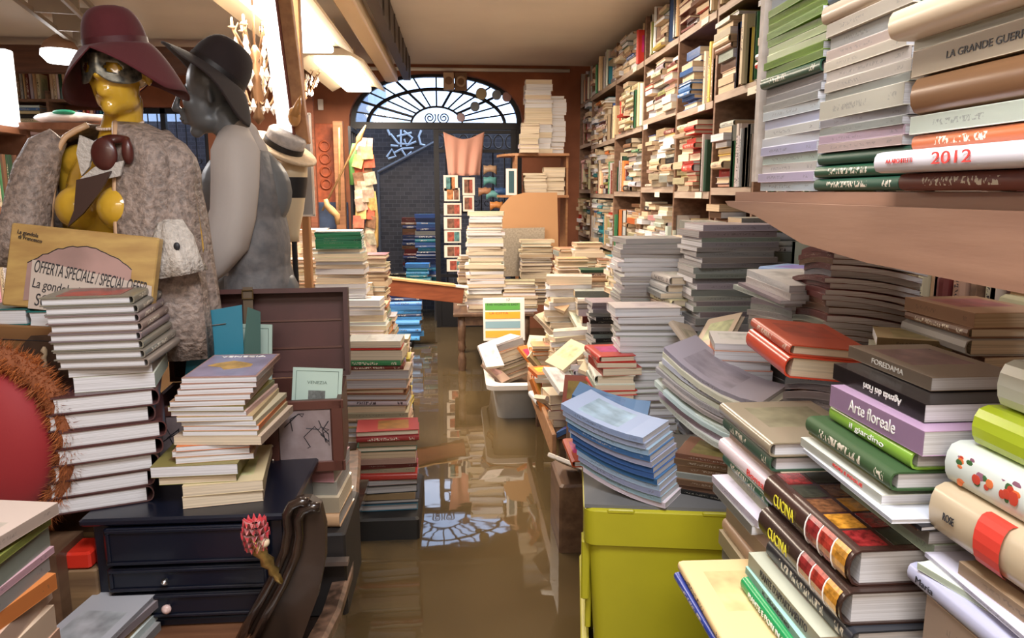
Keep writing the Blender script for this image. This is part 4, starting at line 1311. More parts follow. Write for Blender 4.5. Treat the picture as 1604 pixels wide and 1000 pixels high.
for (x, Y, top, desc, z, kk) in (
        (845, 6.92, 122, 'tall paper stack on the corner shelf', zt_, dict(L=(.24, .26), w=(.16, .17), t=(.03, .06), page=('cream', 'white'))),
        (870, 6.96, 150, 'second paper stack on the corner shelf', zt_, dict(L=(.20, .22), w=(.15, .16), t=(.02, .05), page=('white',))),
        (832, 6.80, 190, 'short paper stack on the corner shelf', zt_, dict(L=(.16, .18), w=(.1, .12), t=(.02, .05), page=('cream',))),
        (840, 6.90, 268, 'low paper stack beneath the corner shelf', zl, dict(L=(.2, .22), w=(.13, .15), t=(.02, .04), page=('cream',))),
        (872, 6.92, 262, 'paper stack at the post beneath the corner shelf', zl, dict(L=(.2, .21), w=(.13, .15), t=(.03, .05), page=('cream',)))):
    pile(x, 0, Y, top, desc, FORE, z=z + .001, pal=['cream', 'white', 'beige', 'cream'], **kk)
p = P(803, 292, 6.7)
r = empty('leaning_frame', (p.x, 6.86, zl + .001), 0, 'narrow white frame with dark centre leaning at the corner shelf', 'frame')
MB().box((0, 0, .12), (.10, .012, .24)).build('frame', mat('white_card', (.8, .78, .74), .5), r)
MB().box((0, -.007, .12), (.05, .003, .20)).build('picture', mat('dark_teal_print', (.03, .09, .11), .4), r)
# tan board and grey board
q0 = P(782, 392, 6.3)
rp = [(P(x, y, 6.3).x, P(x, y, 6.3).z) for x, y in ((779, 400), (781, 352), (790, 325), (806, 308), (830, 302), (884, 302), (886, 402))]
o = MB().prism(rp, frame((0, 6.75, 0), (1, 0, 0), (0, 0, 1)), -.015).build('tan_board', mat('tan_cardboard', (.52, .28, .13), .7, noise=.06, nscale=3))
tag(o, 'rounded tan panel standing behind the stacks below the corner shelf', 'panel')
rp = [(P(x, y, 6.3).x, P(x, y, 6.3).z) for x, y in ((783, 362), (862, 360), (860, 440), (786, 442))]
o = MB().prism(rp, frame((0, 6.70, 0), (1, 0, 0), (0, 0, 1)), -.012).build('speckled_board', mat('speckled_greyish_board', (.42, .36, .28), .8, noise=.3, nscale=60))
tag(o, 'speckled grey-beige board standing before the tan panel', 'board')

# things hung on the door
cl = MB(); rows = []
x0, x1, zt2, zb2 = P(694, 206, 7.9).x, P(759, 206, 7.9).x, P(725, 206, 7.9).z, P(725, 275, 7.9).z
for i in range(15):
    t = i / 14
    row = []
    for j in range(25):
        s = j / 24
        sag = 0.07 * math.sin(math.pi * s) * (1 - t) ** 2
        inx = 0.05 * t * (1 - 2 * s)
        row.append((x0 + (x1 - x0) * s + inx, 7.98 + .018 * math.sin(s * 19 + t * 2) * (.3 + t) - .02, zt2 - (zt2 - zb2) * t - sag * (1 - t) + .004 * math.sin(s * 9)))
    rows.append(row)
cl.loft(rows, None, False, False, closed=False)
o = cl.build('pink_cloth', mat('salmon_pink_cloth', (.72, .36, .27), .9, sheen=.3, bump=.1, nscale=200), None, True)
m_ = o.modifiers.new('thick', 'SOLIDIFY'); m_.thickness = .004
tag(o, 'salmon pink cloth hung by its corners on the iron door', 'cloth')
cardm = mat('cream_card', (.78, .70, .60), .6)
cardp = [mat('card_print_' + n, c, .6, noise=.7, nscale=25) for n, c in (('brown', (.28, .12, .07)), ('red', (.50, .10, .06)), ('teal', (.10, .28, .28)), ('orange', (.65, .25, .08)))]
spots = [(709, 328, 27, 19, 0), (709, 350, 27, 19, 0), (709, 371, 26, 19, 1), (709, 394, 26, 19, 0), (713, 416, 26, 19, 1), (734, 292, 19, 27, 0), (734, 319, 17, 24, 0), (706, 287, 22, 24, 2), (708, 305, 24, 20, 3)]
for k, (x, y, w_, h_, mi) in enumerate(spots):
    p = P(x, y, 7.86)
    s = 7.86 / F_PX
    r = empty('postcard', (p.x, 7.86, p.z), 0, f'bordered postcard hung on the door, {["top", "second", "third", "fourth", "lowest"][k]} of the column' if k < 5 else
              ['tall framed card directly under the pink cloth', 'narrow card below the framed one under the cloth', 'teal card at the door post above the postcard column', 'orange card above the postcard column'][k - 5], 'postcard', 'cards hung on the door')
    MB().box((0, 0, 0), (w_ * s, .006, h_ * s)).build('card', cardm, r)
    MB().box((-.02, -.004, 0), (w_ * s * .40, .003, h_ * s * .75)).build('picture', cardp[mi], r)
    MB().box((.045 if w_ > h_ else .02, -.004, 0), (w_ * s * .30, .003, h_ * s * .75)).build('picture', cardp[(mi + 1) % 4], r)
    MB().tube([(0, .004, h_ * s * .45), (0, .004, h_ * s * .5 + .03)], .0015, 4).build('string', INK, r)
masks = mat('mask_teal', (.12, .36, .36), .4, noise=.3, nscale=15)
for k, (x, y, c, nm) in enumerate(((768, 283, (.12, .36, .36), 'teal'), (772, 305, (.15, .40, .40), 'turquoise'), (778, 322, (.70, .28, .08), 'orange'), (760, 300, (.45, .22, .12), 'brown'), (785, 300, (.05, .12, .30), 'dark blue'), (768, 265, (.5, .32, .2), 'tan'))):
    p = P(x, y, 7.8)
    mb = MB()
    rings = []
    for i in range(7):
        a = -1.2 + 2.4 * i / 6
        rings.append([(.075 * math.sin(a), -.03 * math.cos(a), .045 - .012 * abs(math.sin(3 * a))), (.075 * math.sin(a), -.03 * math.cos(a) - .012, 0), (.075 * math.sin(a), -.03 * math.cos(a), -.045 + .02 * math.cos(2 * a))])
    mb.loft(rings, None, False, False, closed=False)
    o = mb.build('carnival_mask', mat('mask_' + nm.replace(' ', '_'), c, .4, noise=.3, nscale=15), None, True)
    o.location = (p.x, 7.86, p.z); s_ = o.modifiers.new('thick', 'SOLIDIFY'); s_.thickness = .004
    tag(o, f'{nm} carnival eye mask hanging beside the tall stack at the door', 'mask', 'carnival masks hung at the door')
for k, (x, y, c, nm, rr_) in enumerate(((754, 147, (.5, .45, .28), 'yellowish', .06), (778, 149, (.3, .36, .42), 'grey', .05), (794, 152, (.5, .32, .32), 'pinkish', .05), (744, 167, (.25, .3, .35), 'dark', .05), (722, 184, (.45, .35, .40), 'mauve', .045))):
    p = P(x, y, 8.04)
    o = MB().ellip((0, 0, 0), (rr_, .012, rr_ * 1.05), 18, 10).build('round_ornament', mat('orn_' + nm, c, .6), None, True)
    o.location = (p.x, 8.04, p.z)
    tag(o, f'{nm} round paper ornament hanging in front of the fanlight', 'ornament', 'round ornaments in the fanlight')
    o2 = None
p = P(703, 128, 7.95)
r = empty('loudspeaker', (p.x, 7.93, p.z), 0, 'small beige box loudspeaker fixed above the arched doorway', 'loudspeaker')
MB().box((0, 0, 0), (.11, .1, .17), bev=.008).build('cabinet', mat('beige_plastic', (.50, .36, .24), .5), r)
MB().lathe([(.035, 0), (.04, .006), (.0, .012)], M=frame((0, -.05, 0), (1, 0, 0), (0, 0, 1)), n=20).build('cone', mat('brown_plastic', (.25, .14, .08), .6), r)
p = P(722, 127, 7.93)
r = empty('wall_lamp', (p.x, 7.96, p.z), 0, 'round brown bulkhead lamp beside the loudspeaker over the door', 'lamp')
MB().box((0, .02, 0), (.13, .03, .18), bev=.006).build('plate', mat('brown_plastic', (.25, .14, .08), .6), r)
MB().tube([(.045 * math.cos(a * math.pi / 8), -.005, .045 * math.sin(a * math.pi / 8)) for a in range(16)], .012, 8, closed=True).build('ring', mat('beige_plastic', (.50, .36, .24), .5), r, True)
o = MB().box((0, 0, 0), (.055, .02, .11), bev=.004).build('light_switch', mat('white_card', (.8, .78, .74), .5)); p = P(502, 164, 7.98); o.location = (p.x, 7.985, p.z)
tag(o, 'white light switch on the red far wall', 'switch')
# red-brown post, carved red panel, oars and hanging card garlands left of the door
for (xa, xb, Y, ya, nm, lab, m2) in ((486, 497, 7.75, 90, 'wooden_post', 'slim red-brown post at the far wall left of the oars', (.30, .10, .05)), (526, 541, 7.72, 190, 'wooden_post', 'orange-brown post between the oars and the card garland', (.45, .20, .09))):
    a, b_ = P(xa, 300, Y), P(xb, 300, Y)
    top = min(P(xa, ya, Y).z, HC - .01)
    o = MB().box(((a.x + b_.x) / 2, Y, top / 2 - .1), (b_.x - a.x, .08, top + .2), bev=.004).build(nm, wood('post_' + str(xa), m2, tuple(v * .6 for v in m2), .6))
    tag(o, lab, 'post')
pn = P(510, 275, 7.9)
r = empty('carved_panel', (pn.x, 7.93, pn.z), 0, 'carved red wooden panel hung on the far wall beside the door', 'panel')
rm = mat('carved_red_wood', (.45, .10, .035), .5, noise=.4, nscale=20)
MB().box((0, 0, 0), (.26, .03, 1.05), bev=.005).build('board', rm, r)
for k in range(4):
    MB().tube([(.05 * math.cos(a * .55) , -.02, .30 - .13 * k + .05 * math.sin(a * .55)) for a in range(12)], .012, 6, closed=True).build('carving', rm, r, True)
bl_ = P(520, 370, 7.85)
o = MB().box((bl_.x, 7.9, bl_.z - .1), (.34, .04, .9), bev=.005).build('blue_board', mat('dull_blue_paint', (.05, .08, .16), .7, noise=.5, nscale=8)); tag(o, 'dull blue board leaning on the far wall behind the green-topped stack', 'board')
oarm = wood('oar_wood', (.50, .30, .13), (.35, .2, .08), .5)
for k, (a_, b2, Y, lab) in enumerate((((573, 196), (505, 330), 7.2, 'long thin pole with feathered tip slanting before the far wall'), ((531, 200), (532, 330), 7.3, 'short thin upright stick before the carved panel'), ((507, 320), (530, 345), 7.1, 'bent golden wooden oar rest low beside the poles'))):
    A, Bq = P(*a_, Y), P(*b2, Y)
    mb = MB()
    if k == 2:
        mb.tube([P(510, 312, Y), P(512, 322, Y), P(520, 330, Y), P(528, 338, Y), P(529, 352, Y)], [.02, .03, .035, .03, .02], 8)
    else:
        mb.tube([A, A + (Bq - A) * .16, A + (Bq - A) * .2, Bq], [.006, .03, .010, .010] if k == 0 else [.01, .012, .012, .01], 8)
    o = mb.build('oar', oarm, None, True); tag(o, lab, 'oar')
p = P(552, 275, 7.25)
o = MB().tube([P(555, 225, 7.3), P(553, 250, 7.3), P(551, 290, 7.3)], [.02, .045, .02], 8).build('green_scarf', mat('green_cloth', (.12, .32, .08), .8), None, True); tag(o, 'green cloth strip hanging left of the card garland', 'cloth')
o = MB().tube([P(585, 300, 7.3), P(589, 340, 7.3), P(588, 385, 7.3), P(586, 395, 7.3)], [.02, .025, .03, .005], 8).build('yellow_sash', mat('ochre_cloth', (.65, .42, .14), .8), None, True); tag(o, 'ochre cloth strip hanging right of the card garland', 'cloth')
rc = random.Random(8)
cp = [(.70, .62, .45), (.62, .50, .36), (.35, .18, .10), (.60, .12, .06), (.70, .45, .15), (.45, .30, .22)]
for k in range(26):
    col = k % 2; row = k // 2
    x = 561 + col * 15 + rc.uniform(-3, 3) + row * .35; y = 226 + row * 13.5
    if row < 2 and col == 0: x += 6
    p = P(x, y, 7.25 + rc.uniform(-.03, .03))
    o = MB().box((0, 0, 0), (.11, .004, .12)).build('hanging_card', mat('garland_%d' % ((k * 5 + row) % 6), cp[(k * 5 + row) % 6], .7, noise=.6, nscale=18))
    o.location = p; o.rotation_euler = (rc.uniform(-.3, .3), rc.uniform(-.25, .25), rc.uniform(-.5, .5))
    tag(o, f'printed card in the hanging garland, {"left" if col == 0 else "right"} strand, {ORD[row] + " from top" if row else "topmost"}', 'card', 'cards of the garland left of the doorway')

# book steps in the courtyard
table(-1.02, -0.20, 8.55, 9.25, .30, 'dark step in the courtyard carrying wet books', m=mat('wet_black_stone', (.03, .03, .035), .3))
for (x, Y, zb, top, desc, c, rot) in ((645, 8.70, .3015, 410, 'blue book steps in the courtyard', ['blue', 'teal', 'sky blue', 'navy'], SPINE), (662, 8.95, .3015, 335, 'pale blue courtyard stack', ['blue', 'teal', 'pale grey', 'navy'], SPINE), (640, 9.05, .3015, 340, 'maroon courtyard stack by the brick wall', ['maroon', 'brown', 'navy'], SPINE), (612, 8.75, .3015, 425, 'black courtyard stack at the step', ['black', 'navy'], SPINE)):
    pile(x, 0, Y, top, desc, rot, z=zb, pal=c, t=(.03, .05), L=(.24, .3))
table(-0.95, -0.45, 7.0, 7.5, .06, 'low dark step at the doorway just above the water', m=mat('wet_black_stone', (.03, .03, .035), .3))
pile(622, 0, 7.05, 462, 'wet blue books by the doorway step', SPINE, z=.0615, pal=['sky blue', 'navy', 'sky blue'], t=(.03, .045), L=(.28, .34), tilt=(0, 6))

# ------------------------------------------------------------------ book rampart along the left of the aisle
platm = mat('black_wet_plinth', (.015, .014, .014), .5)
o = MB().box((-.60, 3.28, -.05), (.84, .52, .30), bev=.01).build('plinth', platm); tag(o, 'low black plinth in the water under the red and teal stack', 'plinth')
o = MB().box((-.405, 3.94, -.07), (.21, .72, .26), bev=.01).build('plinth', platm); tag(o, 'narrow low black plinth beside the green-topped stack', 'plinth')
o = MB().box((-.56, 4.67, -.07), (.48, .72, .26), bev=.01).build('plinth', platm); tag(o, 'square low black plinth under the far end of the book rampart', 'plinth')
table(-1.35, -.52, 3.72, 4.29, .42, 'dark table carrying the green-topped stack', panel=True)
table(-1.35, -.81, 4.32, 4.95, .42, 'dark table behind the one with the green-topped stack')
rl = random.Random(33)
fr_ = [B(HB, .17, .26, .030, 'teal', 'grey', rgb=(.03, .12, .18)), B(HB, .17, .25, .018, 'black', 'grey'), B(PB, .17, .25, .030, 'tan', 'grey'), B(HB, .17, .26, .036, 'black', 'grey'), B(PB, .17, .25, .022, 'pink', 'grey'), B(HB, .18, .27, .034, 'red', 'old', rgb=(.45, .04, .03)),
       B(PB, .17, .25, .022, 'beige'), B(PB, .17, .26, .020, 'maroon'), B(PB, .17, .26, .026, 'beige'), B(PB, .17, .26, .030, 'brown', 'old'), B(HB, .17, .26, .024, 'dark green'), B(PB, .17, .25, .022, 'tan'), B(HB, .18, .27, .026, 'maroon', rgb=(.3, .03, .03)), B(HB, .18, .27, .024, 'maroon', rgb=(.28, .03, .03))]
stack('red and teal stack at the aisle plinth', (P(608, 800, 3.1).x, 3.19, .1015), -88, fr_, rl, jit=.008, rjit=3, flip=.5, force=True)
stack('white and green stack behind trunk', (P(592, 650, 3.42).x, 3.43, .1015), -90, gen(rl, height=.50, pal=OLD, L=(.27, .30), w=(.16, .17), page=('old', 'grey')) +
      [B(HB, .17, .30, .045, 'tan', 'grey'), B(HB, .17, .30, .045, 'beige', 'grey'), B(HB, .17, .28, .018, 'maroon'), B(HB, .17, .27, .026, 'green'), B(PB, .17, .26, .045, 'cream'), B(HB, .17, .25, .014, 'red'), B(PB, .17, .25, .03, 'grey')], rl, jit=.012, rjit=4, flip=.35, force=True)
for (x, Y, top, desc, pal, rot, kk, z) in (
        (592, 3.78, 530, 'yellow and red stack in the rampart', ['cream', 'yellow', 'red', 'green', 'tan', 'brown'], FORE, dict(L=(.19, .22), force=True, flip=.4, page=('old',)), .0615),
        (560, 4.10, 478, 'grey and orange stack in the rampart', ['grey', 'orange', 'green', 'cream', 'white'], FORE, dict(L=(.20, .24), force=True, page=('old', 'grey')), .4215),
        (597, 4.15, 540, 'small aisle-side stack in the rampart', OLD, SPINE, dict(L=(.18, .22)), .0615),
        (583, 4.55, 495, 'cascading aisle-side stack in the rampart', OLD, HEAD, dict(L=(.18, .22)), .0615),
        (573, 4.85, 400, 'dark stack in front of the card garland', ['brown', 'maroon', 'grey', 'cream'], HEAD, {}, .0615),
        (541, 4.80, 445, 'cream stack behind the green-topped one', CRM, FORE, {}, .0615),
        (514, 3.95, 386, 'green-topped stack', ['cream', 'white', 'cream', 'beige', 'pale grey'], FORE, dict(L=(.24, .27), page=('cream', 'white'), force=True), .4215),
        (552, 3.90, 470, 'stack beside the green-topped one', CRM, FORE, dict(L=(.2, .23), page=('cream', 'white')), .4215),
        (462, 4.40, 402, 'orange-lit stack beside the grey vest', ['cream', 'tan', 'peach'], FORE, dict(L=(.25, .28), page=('cream',)), .4215),
        (470, 4.66, 362, 'thin stack behind the orange-lit one', CRM, HEAD, dict(page=('cream',)), .4215),
        (430, 4.55, 380, 'stack hidden behind the grey vest', CRM, HEAD, dict(page=('cream',)), .4215)):
    M0, h = pile(x, 0, Y, top, desc, rot, z=z, pal=pal, rng=rl, **kk)
    if desc == 'green-topped stack':
        stack('green magazines crowning the green-topped stack', M0.translation + Vector((0, 0, h + .001)), 92, [B(MG, .17, .24, .012, 'green', 'white', rgb=(.04, .28, .14)) for _ in range(7)] + [B(MG, .17, .24, .006, 'white', 'white')], rl, jit=.003, rjit=1.5, force=True)

# boat with carved seat end, books in it
boatm = wood('black_varnished_boat', (.035, .020, .014), (.018, .011, .009), .22, 4, (3, 3, 3), coat=.8)
wornm = wood('worn_brown_gunwale', (.26, .15, .10), (.055, .032, .022), .35, 10, (2, 2, 2), coat=.3)
boat = empty('rowing_boat', (-.6, 2.2, 0), 0, 'black varnished wooden boat with worn gunwale lying along the aisle', 'boat')
gw = [(P(x, y, Y)) for x, y, Y in ((497, 1010, 1.62), (520, 965, 1.78), (540, 900, 2.0), (548, 840, 2.25), (552, 780, 2.5), (556, 735, 2.75), (557, 712, 2.92))]
O = Vector((-.6, 2.2, 0))
gp_ = [p_ - O for p_ in gw]
near_pt = gp_[0] + (gp_[0] - gp_[1]) * 3 + Vector((-.06, 0, 0))
gp_ = [near_pt] + gp_
sk = MB()
sk.loft([[(q.x + .012, q.y, q.z - .01), (q.x - .012, q.y, q.z - .01), (q.x - .09, q.y, -.18), (q.x - .05, q.y, -.18)] for q in gp_])
autosmooth(sk.build('hull_side', boatm, boat))
rail = MB()
rail.loft([[(q.x + .022, q.y, q.z - .014), (q.x + .022, q.y, q.z + .010), (q.x + .012, q.y, q.z + .018), (q.x - .024, q.y, q.z + .014), (q.x - .030, q.y, q.z - .012)] for q in gp_])
autosmooth(rail.build('gunwale', wornm, boat))
MB().box((-.10, -.11, .30), (.64, 1.7, .03)).build('deck', boatm, boat)
sp_ = [(-.02 + P(x, y, 1.55).x + .02, P(x, y, 1.55).z) for x, y in ((372, 1010), (400, 955), (428, 905), (447, 860), (452, 830), (450, 805), (458, 790), (472, 785), (484, 786), (500, 796), (508, 830), (508, 880), (496, 940), (470, 1010))]
se = MB().prism([(x - O.x, z) for x, z in sp_], frame((0, 1.56 - O.y, 0), (1, 0, 0), (0, 0, 1)), -.03)
se.build('seat_end', wood('dark_seat_panel', (.035, .019, .012), (.018, .010, .007), .4, 3, (4, 4, 1), coat=.1), boat)
for k, (dx, dz) in enumerate(((0, 0), (.024, -.012))):
    MB().tube([(x - O.x + dx, 1.545 - O.y, z + dz) for x, z in sp_[:9]], .011, 10).build('rolled_edge', boatm, boat, True)
MB().box((P(515, 895, 1.85).x - O.x, 1.9 - O.y, P(515, 895, 1.85).z), (.09, .03, .012)).build('cleat', mat('dull_metal', (.35, .28, .24), .3, metal=.8), boat)
# a chest and books lying in the boat under the trunk
o = MB().box((0, 0, .125), (.56, .30, .25), bev=.006).build('storage_box', mat('black_box_board', (.02, .016, .015), .6)); o.location = (-.60, 2.08, .316)
tag(o, 'black box in the boat under the trunk and its books', 'box')
stack('books under the trunk', (-.46, 2.07, .567), 84, [B(HB, .19, .26, .045, 'tan', 'grey'), B(PB, .19, .25, .045, 'cream', 'cream'), B(PB, .18, .25, .040, 'pale grey', 'grey'), B(PB, .18, .24, .040, 'pink', 'grey')], rl, jit=.006, force=True)
stack('second books under the trunk', (-.74, 2.07, .567), 84, [B(HB, .18, .24, .0430, 'brown', 'old') for _ in range(4)], rl)

# ------------------------------------------------------------------ trunk
lea = mat('dark_brown_leather', (.085, .030, .022), .42, noise=.35, nscale=9, bump=.08)
leb = mat('brown_trunk_trim', (.10, .035, .025), .4)
tk = empty('trunk', (-.580, 2.06, .745), math.radians(5), 'open dark brown trunk with map-printed panels and raised lid', 'trunk')
TW, TD, THh = .50, .26, .20
tbx = MB()
tbx.box((0, -TD / 2 + .006, THh / 2), (TW, .012, THh)).box((0, TD / 2 - .006, THh / 2), (TW, .012, THh)).box((-TW / 2 + .006, 0, THh / 2), (.012, TD - .026, THh)).box((TW / 2 - .006, 0, THh / 2), (.012, TD - .026, THh)).box((0, 0, .008), (TW - .026, TD - .026, .012))
tbx.build('body', lea, tk)
for (cx_, cz_, w_, h_) in ((0, THh - .012, TW + .012, .026), (0, .014, TW + .012, .03), (TW / 2 - .012, THh / 2, .03, THh), (.065, THh / 2, .035, THh), (-.12, THh / 2, .035, THh), (-TW / 2 + .012, THh / 2, .03, THh)):
    MB().box((cx_, -TD / 2 - .004, cz_), (w_, .008, h_), bev=.002).build('trim_strip', leb, tk)
mapm = mat('faded_map_print', (.30, .24, .24), .6, color2=(.18, .13, .13), nscale=14)
for (a, b2) in ((.085, .22), (-.10, .045), (-.22, -.14)):
    r = MB().box(((a + b2) / 2, -TD / 2 - .002, THh / 2), (b2 - a, .003, THh - .05)).build('map_panel', mapm, tk)
    rr = random.Random(int(a * 1000) + 400)
    mb = MB()
    for q in range(3):
        x_, z_ = rr.uniform(a + .02, b2 - .02), rr.uniform(.06, .15)
        pts = []
        for s in range(9):
            pts.append((max(a + .005, min(b2 - .005, x_)), -TD / 2 - .004, max(.035, min(.165, z_)))); x_ += rr.uniform(-.03, .035); z_ += rr.uniform(-.035, .035)
        mb.tube(pts, .0013, 4)
    mb.build('map_line', INK, r)
for cx_ in (.065,):
    for z in (.04, .08, .12, .16, .185): MB().ellip((cx_, -TD / 2 - .008, z), (.004, .003, .004), 8, 5).build('rivet', mat('brass_rivet', (.6, .5, .4), .3, metal=.9), tk)
lid = MB()
Ml = Matrix.Translation((0, TD / 2 + .01, THh)) @ Matrix.Rotation(math.radians(-8), 4, 'X')
lid.box((0, .06, .135), (TW + .02, .014, .27), Ml).box((0, .03, .262), (TW + .02, .07, .014), Ml).box((-TW / 2 - .003, .03, .13), (.014, .07, .25), Ml).box((TW / 2 + .003, .03, .13), (.014, .07, .25), Ml).box((0, .03, .007), (TW + .02, .07, .014), Ml)
lidm = mat('dark_lid_lining', (.09, .028, .024), .55, noise=.4, nscale=5)
lo = lid.build('lid', lidm, tk)
for z in (.085, .17): MB().box((0, .05, z), (TW - .03, .004, .006), Ml).build('lining_seam', leb, lo)
st = MB().loft([[(x, -.012 + yy, z) for x, yy in ((-.044, 0), (-.016, 0), (-.016, .005), (-.044, .005))] for z in (.135, .16, .20, .25, .275)], Ml)
st.build('leather_strap', mat('olive_leather_strap', (.10, .065, .035), .45), tk)
MB().tube([(-.045, -.016 + .0, .240), (-.015, -.016, .240), (-.015, -.016, .265), (-.045, -.016, .265)], .003, 6, Ml, closed=True).build('buckle', mat('dull_brass', (.35, .25, .12), .35, metal=.9), tk)
# booklets and the teal folder in the trunk
gcard = mat('pale_green_paper', (.42, .54, .47), .7)
lineM = mat('dark_green_rule', (.12, .17, .14), .6)


def booklet(p, w_, h_, rx, rz, label):
    r = empty('booklet', p, 0, label, 'booklet', 'pale green booklets in the trunk')
    r.rotation_euler = (math.radians(rx), math.radians(rz), 0)
    MB().box((0, 0, h_ / 2), (w_, .008, h_)).build('cover', gcard, r)
    mb = MB()
    for (cx_, cz_, a, b2) in ((0, h_ * .06, w_ * .85, .0012), (0, h_ * .94, w_ * .85, .0012), (-w_ * .425, h_ / 2, .0012, h_ * .88), (w_ * .425, h_ / 2, .0012, h_ * .88)):
        MB().box((cx_, -.0045, cz_), (a, .001, b2)).build('border_line', lineM, r)
    MB().box((0, -.0045, h_ * .42), (w_ * .34, .001, h_ * .30)).build('engraving', mat('grey_engraving', (.17, .18, .17), .7, noise=.5, nscale=120), r)
    lettering('VENEZIA', frame((0, -.0046, h_ * .72), (1, 0, 0), (0, 0, 1)), w_ * .09, lineM, r, width=w_ * .4)


p = P(382, 590, 2.10); booklet((p.x, 2.135, .930), .135, .190, -7, 2, 'pale green booklet standing behind the leather strap')
p = P(490, 610, 1.97); booklet((p.x, 1.99, .875), .135, .145, -12, 3, 'pale green booklet leaning at the front of the open trunk')
tf = empty('folder', (P(322, 575, 1.95).x, 1.985, .915), 0, 'teal blue folder standing open in the trunk beside the magazines', 'folder')
tf.scale = (1.15, 1, 1.1)
tf.rotation_euler = (math.radians(-6), math.radians(8), math.radians(6))
MB().prism([(-.07, 0), (.055, 0), (.055, .15), (.04, .265), (-.055, .235), (-.07, .2)], frame((0, 0, 0), (1, 0, 0), (0, 0, 1)), -.004).build('front_leaf', mat('teal_card', (.01, .17, .26), .35), tf)
MB().prism([(.0, 0), (.075, 0), (.04, .25), (.0, .26)], frame((.055, .01, 0), (.6, .8, 0), (0, 0, 1)), -.004).build('side_leaf', mat('green_grey_card', (.08, .16, .14), .5), tf)
MB().tube([(-.03, -.004, .205), (.01, -.004, .215)], .0012, 5).build('staple', mat('steel', (.7, .7, .7), .3, metal=1), tf)

# ------------------------------------------------------------------ black cabinet with its two book stacks
table(-1.40, -.47, 0.90, 1.98, .51, 'brown wooden table carrying the black cabinet', m=wood('brown_plank_table', (.20, .09, .045), (.12, .05, .025), .45, 3, (1, 10, 10)))
table(-1.50, -.90, 1.995, 2.50, .51, 'small dark table under the hatted figure with the jacket')
nb_ = mat('blue_black_lacquer', (.004, .006, .015), .32, coat=.2)
kb = empty('cabinet', (-.615, 1.78, .511), 0, 'small blue-black cabinet with framed drawers under the two book stacks', 'cabinet')
KW, KD, KH = .45, .36, .272
MB().box((0, 0, KH / 2), (KW - .03, KD - .02, KH - .03), bev=.004).build('body', nb_, kb)
MB().box((0, 0, KH - .009), (KW + .01, KD + .02, .018), bev=.005).build('top', nb_, kb)
MB().box((0, 0, .011), (KW, KD, .022), bev=.005).build('foot_moulding', nb_, kb)
for z0, z1, kn in ((.160, .248, None), (.096, .152, 'bell'), (.030, .088, 'round')):
    d = MB().box((0, -KD / 2 - .002, (z0 + z1) / 2), (KW - .09, .016, z1 - z0), bev=.004).build('drawer', nb_, kb)
    fm_ = MB()
    for (cx_, cz_, a, b2) in ((0, z1 - .006, KW - .10, .008), (0, z0 + .006, KW - .10, .008), (-(KW - .11) / 2, (z0 + z1) / 2, .008, z1 - z0 - .02), ((KW - .11) / 2, (z0 + z1) / 2, .008, z1 - z0 - .02)):
        fm_ = MB().box((cx_, -KD / 2 - .012, cz_), (a, .007, b2), bev=.002).build('drawer_moulding', nb_, d)
    if kn:
        MB().lathe([(.003, 0), (.003, .008), (.010, .012), (.011, .018), (.006, .023), (.0, .024)] if kn == 'round' else [(.003, 0), (.004, .01), (.009, .012), (.004, .02), (.0, .021)], n=16,
                   M=frame((-.05, -KD / 2 - .010, (z0 + z1) / 2), (1, 0, 0), (0, 0, 1))).build('knob', mat('pink_white_china', (.62, .45, .42), .3) if kn == 'round' else mat('steel', (.7, .7, .7), .3, metal=1), d, True)
rk = random.Random(4)
zk = .511 + KH + .001
c0 = P(182, 797, 1.64)
mar = [B(HB, .205, .28, .0385, 'maroon', 'white', dx=-(x - 178) * .00150, r=21, rgb=(.085, .035, .032)) for x in (171, 173, 182, 190, 196, 184, 193)]
mar += [B(PB, .165, .22, .034, 'white', 'white', dx=-.06, r=14), B(PB, .17, .22, .020, 'grey', 'white', dx=-.05, r=12, rgb=(.3, .24, .2))]


def gondola_cover(o, b):
    t, w, L = b['t'], b['w'], b['L']
    MB().box((.0, .045, t + .0006), (.13, .12, .001)).build('cover_picture', mat('red_cover_picture', (.45, .05, .03), .35, color2=(.12, .10, .09), nscale=14), o)
    lettering('GONDOLA', frame((-.035, -.085, t + .0008), (-1, 0, 0), (0, -1, 0)) @ Matrix.Rotation(0, 4, 'Z'), .03, INKW, o, width=.09)


cat_ = []
for i, x in enumerate((205, 205, 198, 198, 195, 192, 190, 186)):
    cat_.append(B(HB, .185, .25, .0195, 'grey', 'white', dx=-(x - 178) * .0018 - .01, rgb=(.20, .16, .14), r=6 + i * .8))
cat_[-1]['art'] = gondola_cover
cat_[-1]['label'] = 'grey-brown hardback with a red cover picture topmost on the tall cabinet stack'
stack('tall stack on the black cabinet', (c0.x - .075, 1.64 + .135, zk), 180, mar + cat_, rk, jit=.004, rjit=1.5, force=True)
c1 = P(352, 797, 1.62)


def map_cover(o, b):
    t = b['t']
    MB().box((0, 0, t + .0008), (.155, .215, .0012)).build('cover_sheet', mat('mauve_cover', (.33, .29, .42), .25, noise=.3, nscale=12), o)
    rr = random.Random(2)
    pts = [(.05 * math.cos(a * .7) * rr.uniform(.6, 1.2), .045 * math.sin(a * .7) * rr.uniform(.5, 1.1)) for a in range(9)]
    MB().prism(pts, Matrix.Translation((0, .01, t + .0014)), .0008).build('gold_figure', mat('gold_yellow_print', (.60, .36, .10), .4, noise=.5, nscale=40), o)
    lettering('VENEZIA', frame((0, -.085, t + .002), (-1, 0, 0), (0, -1, 0)) @ Matrix.Identity(4), .018, INKW, o, width=.11)


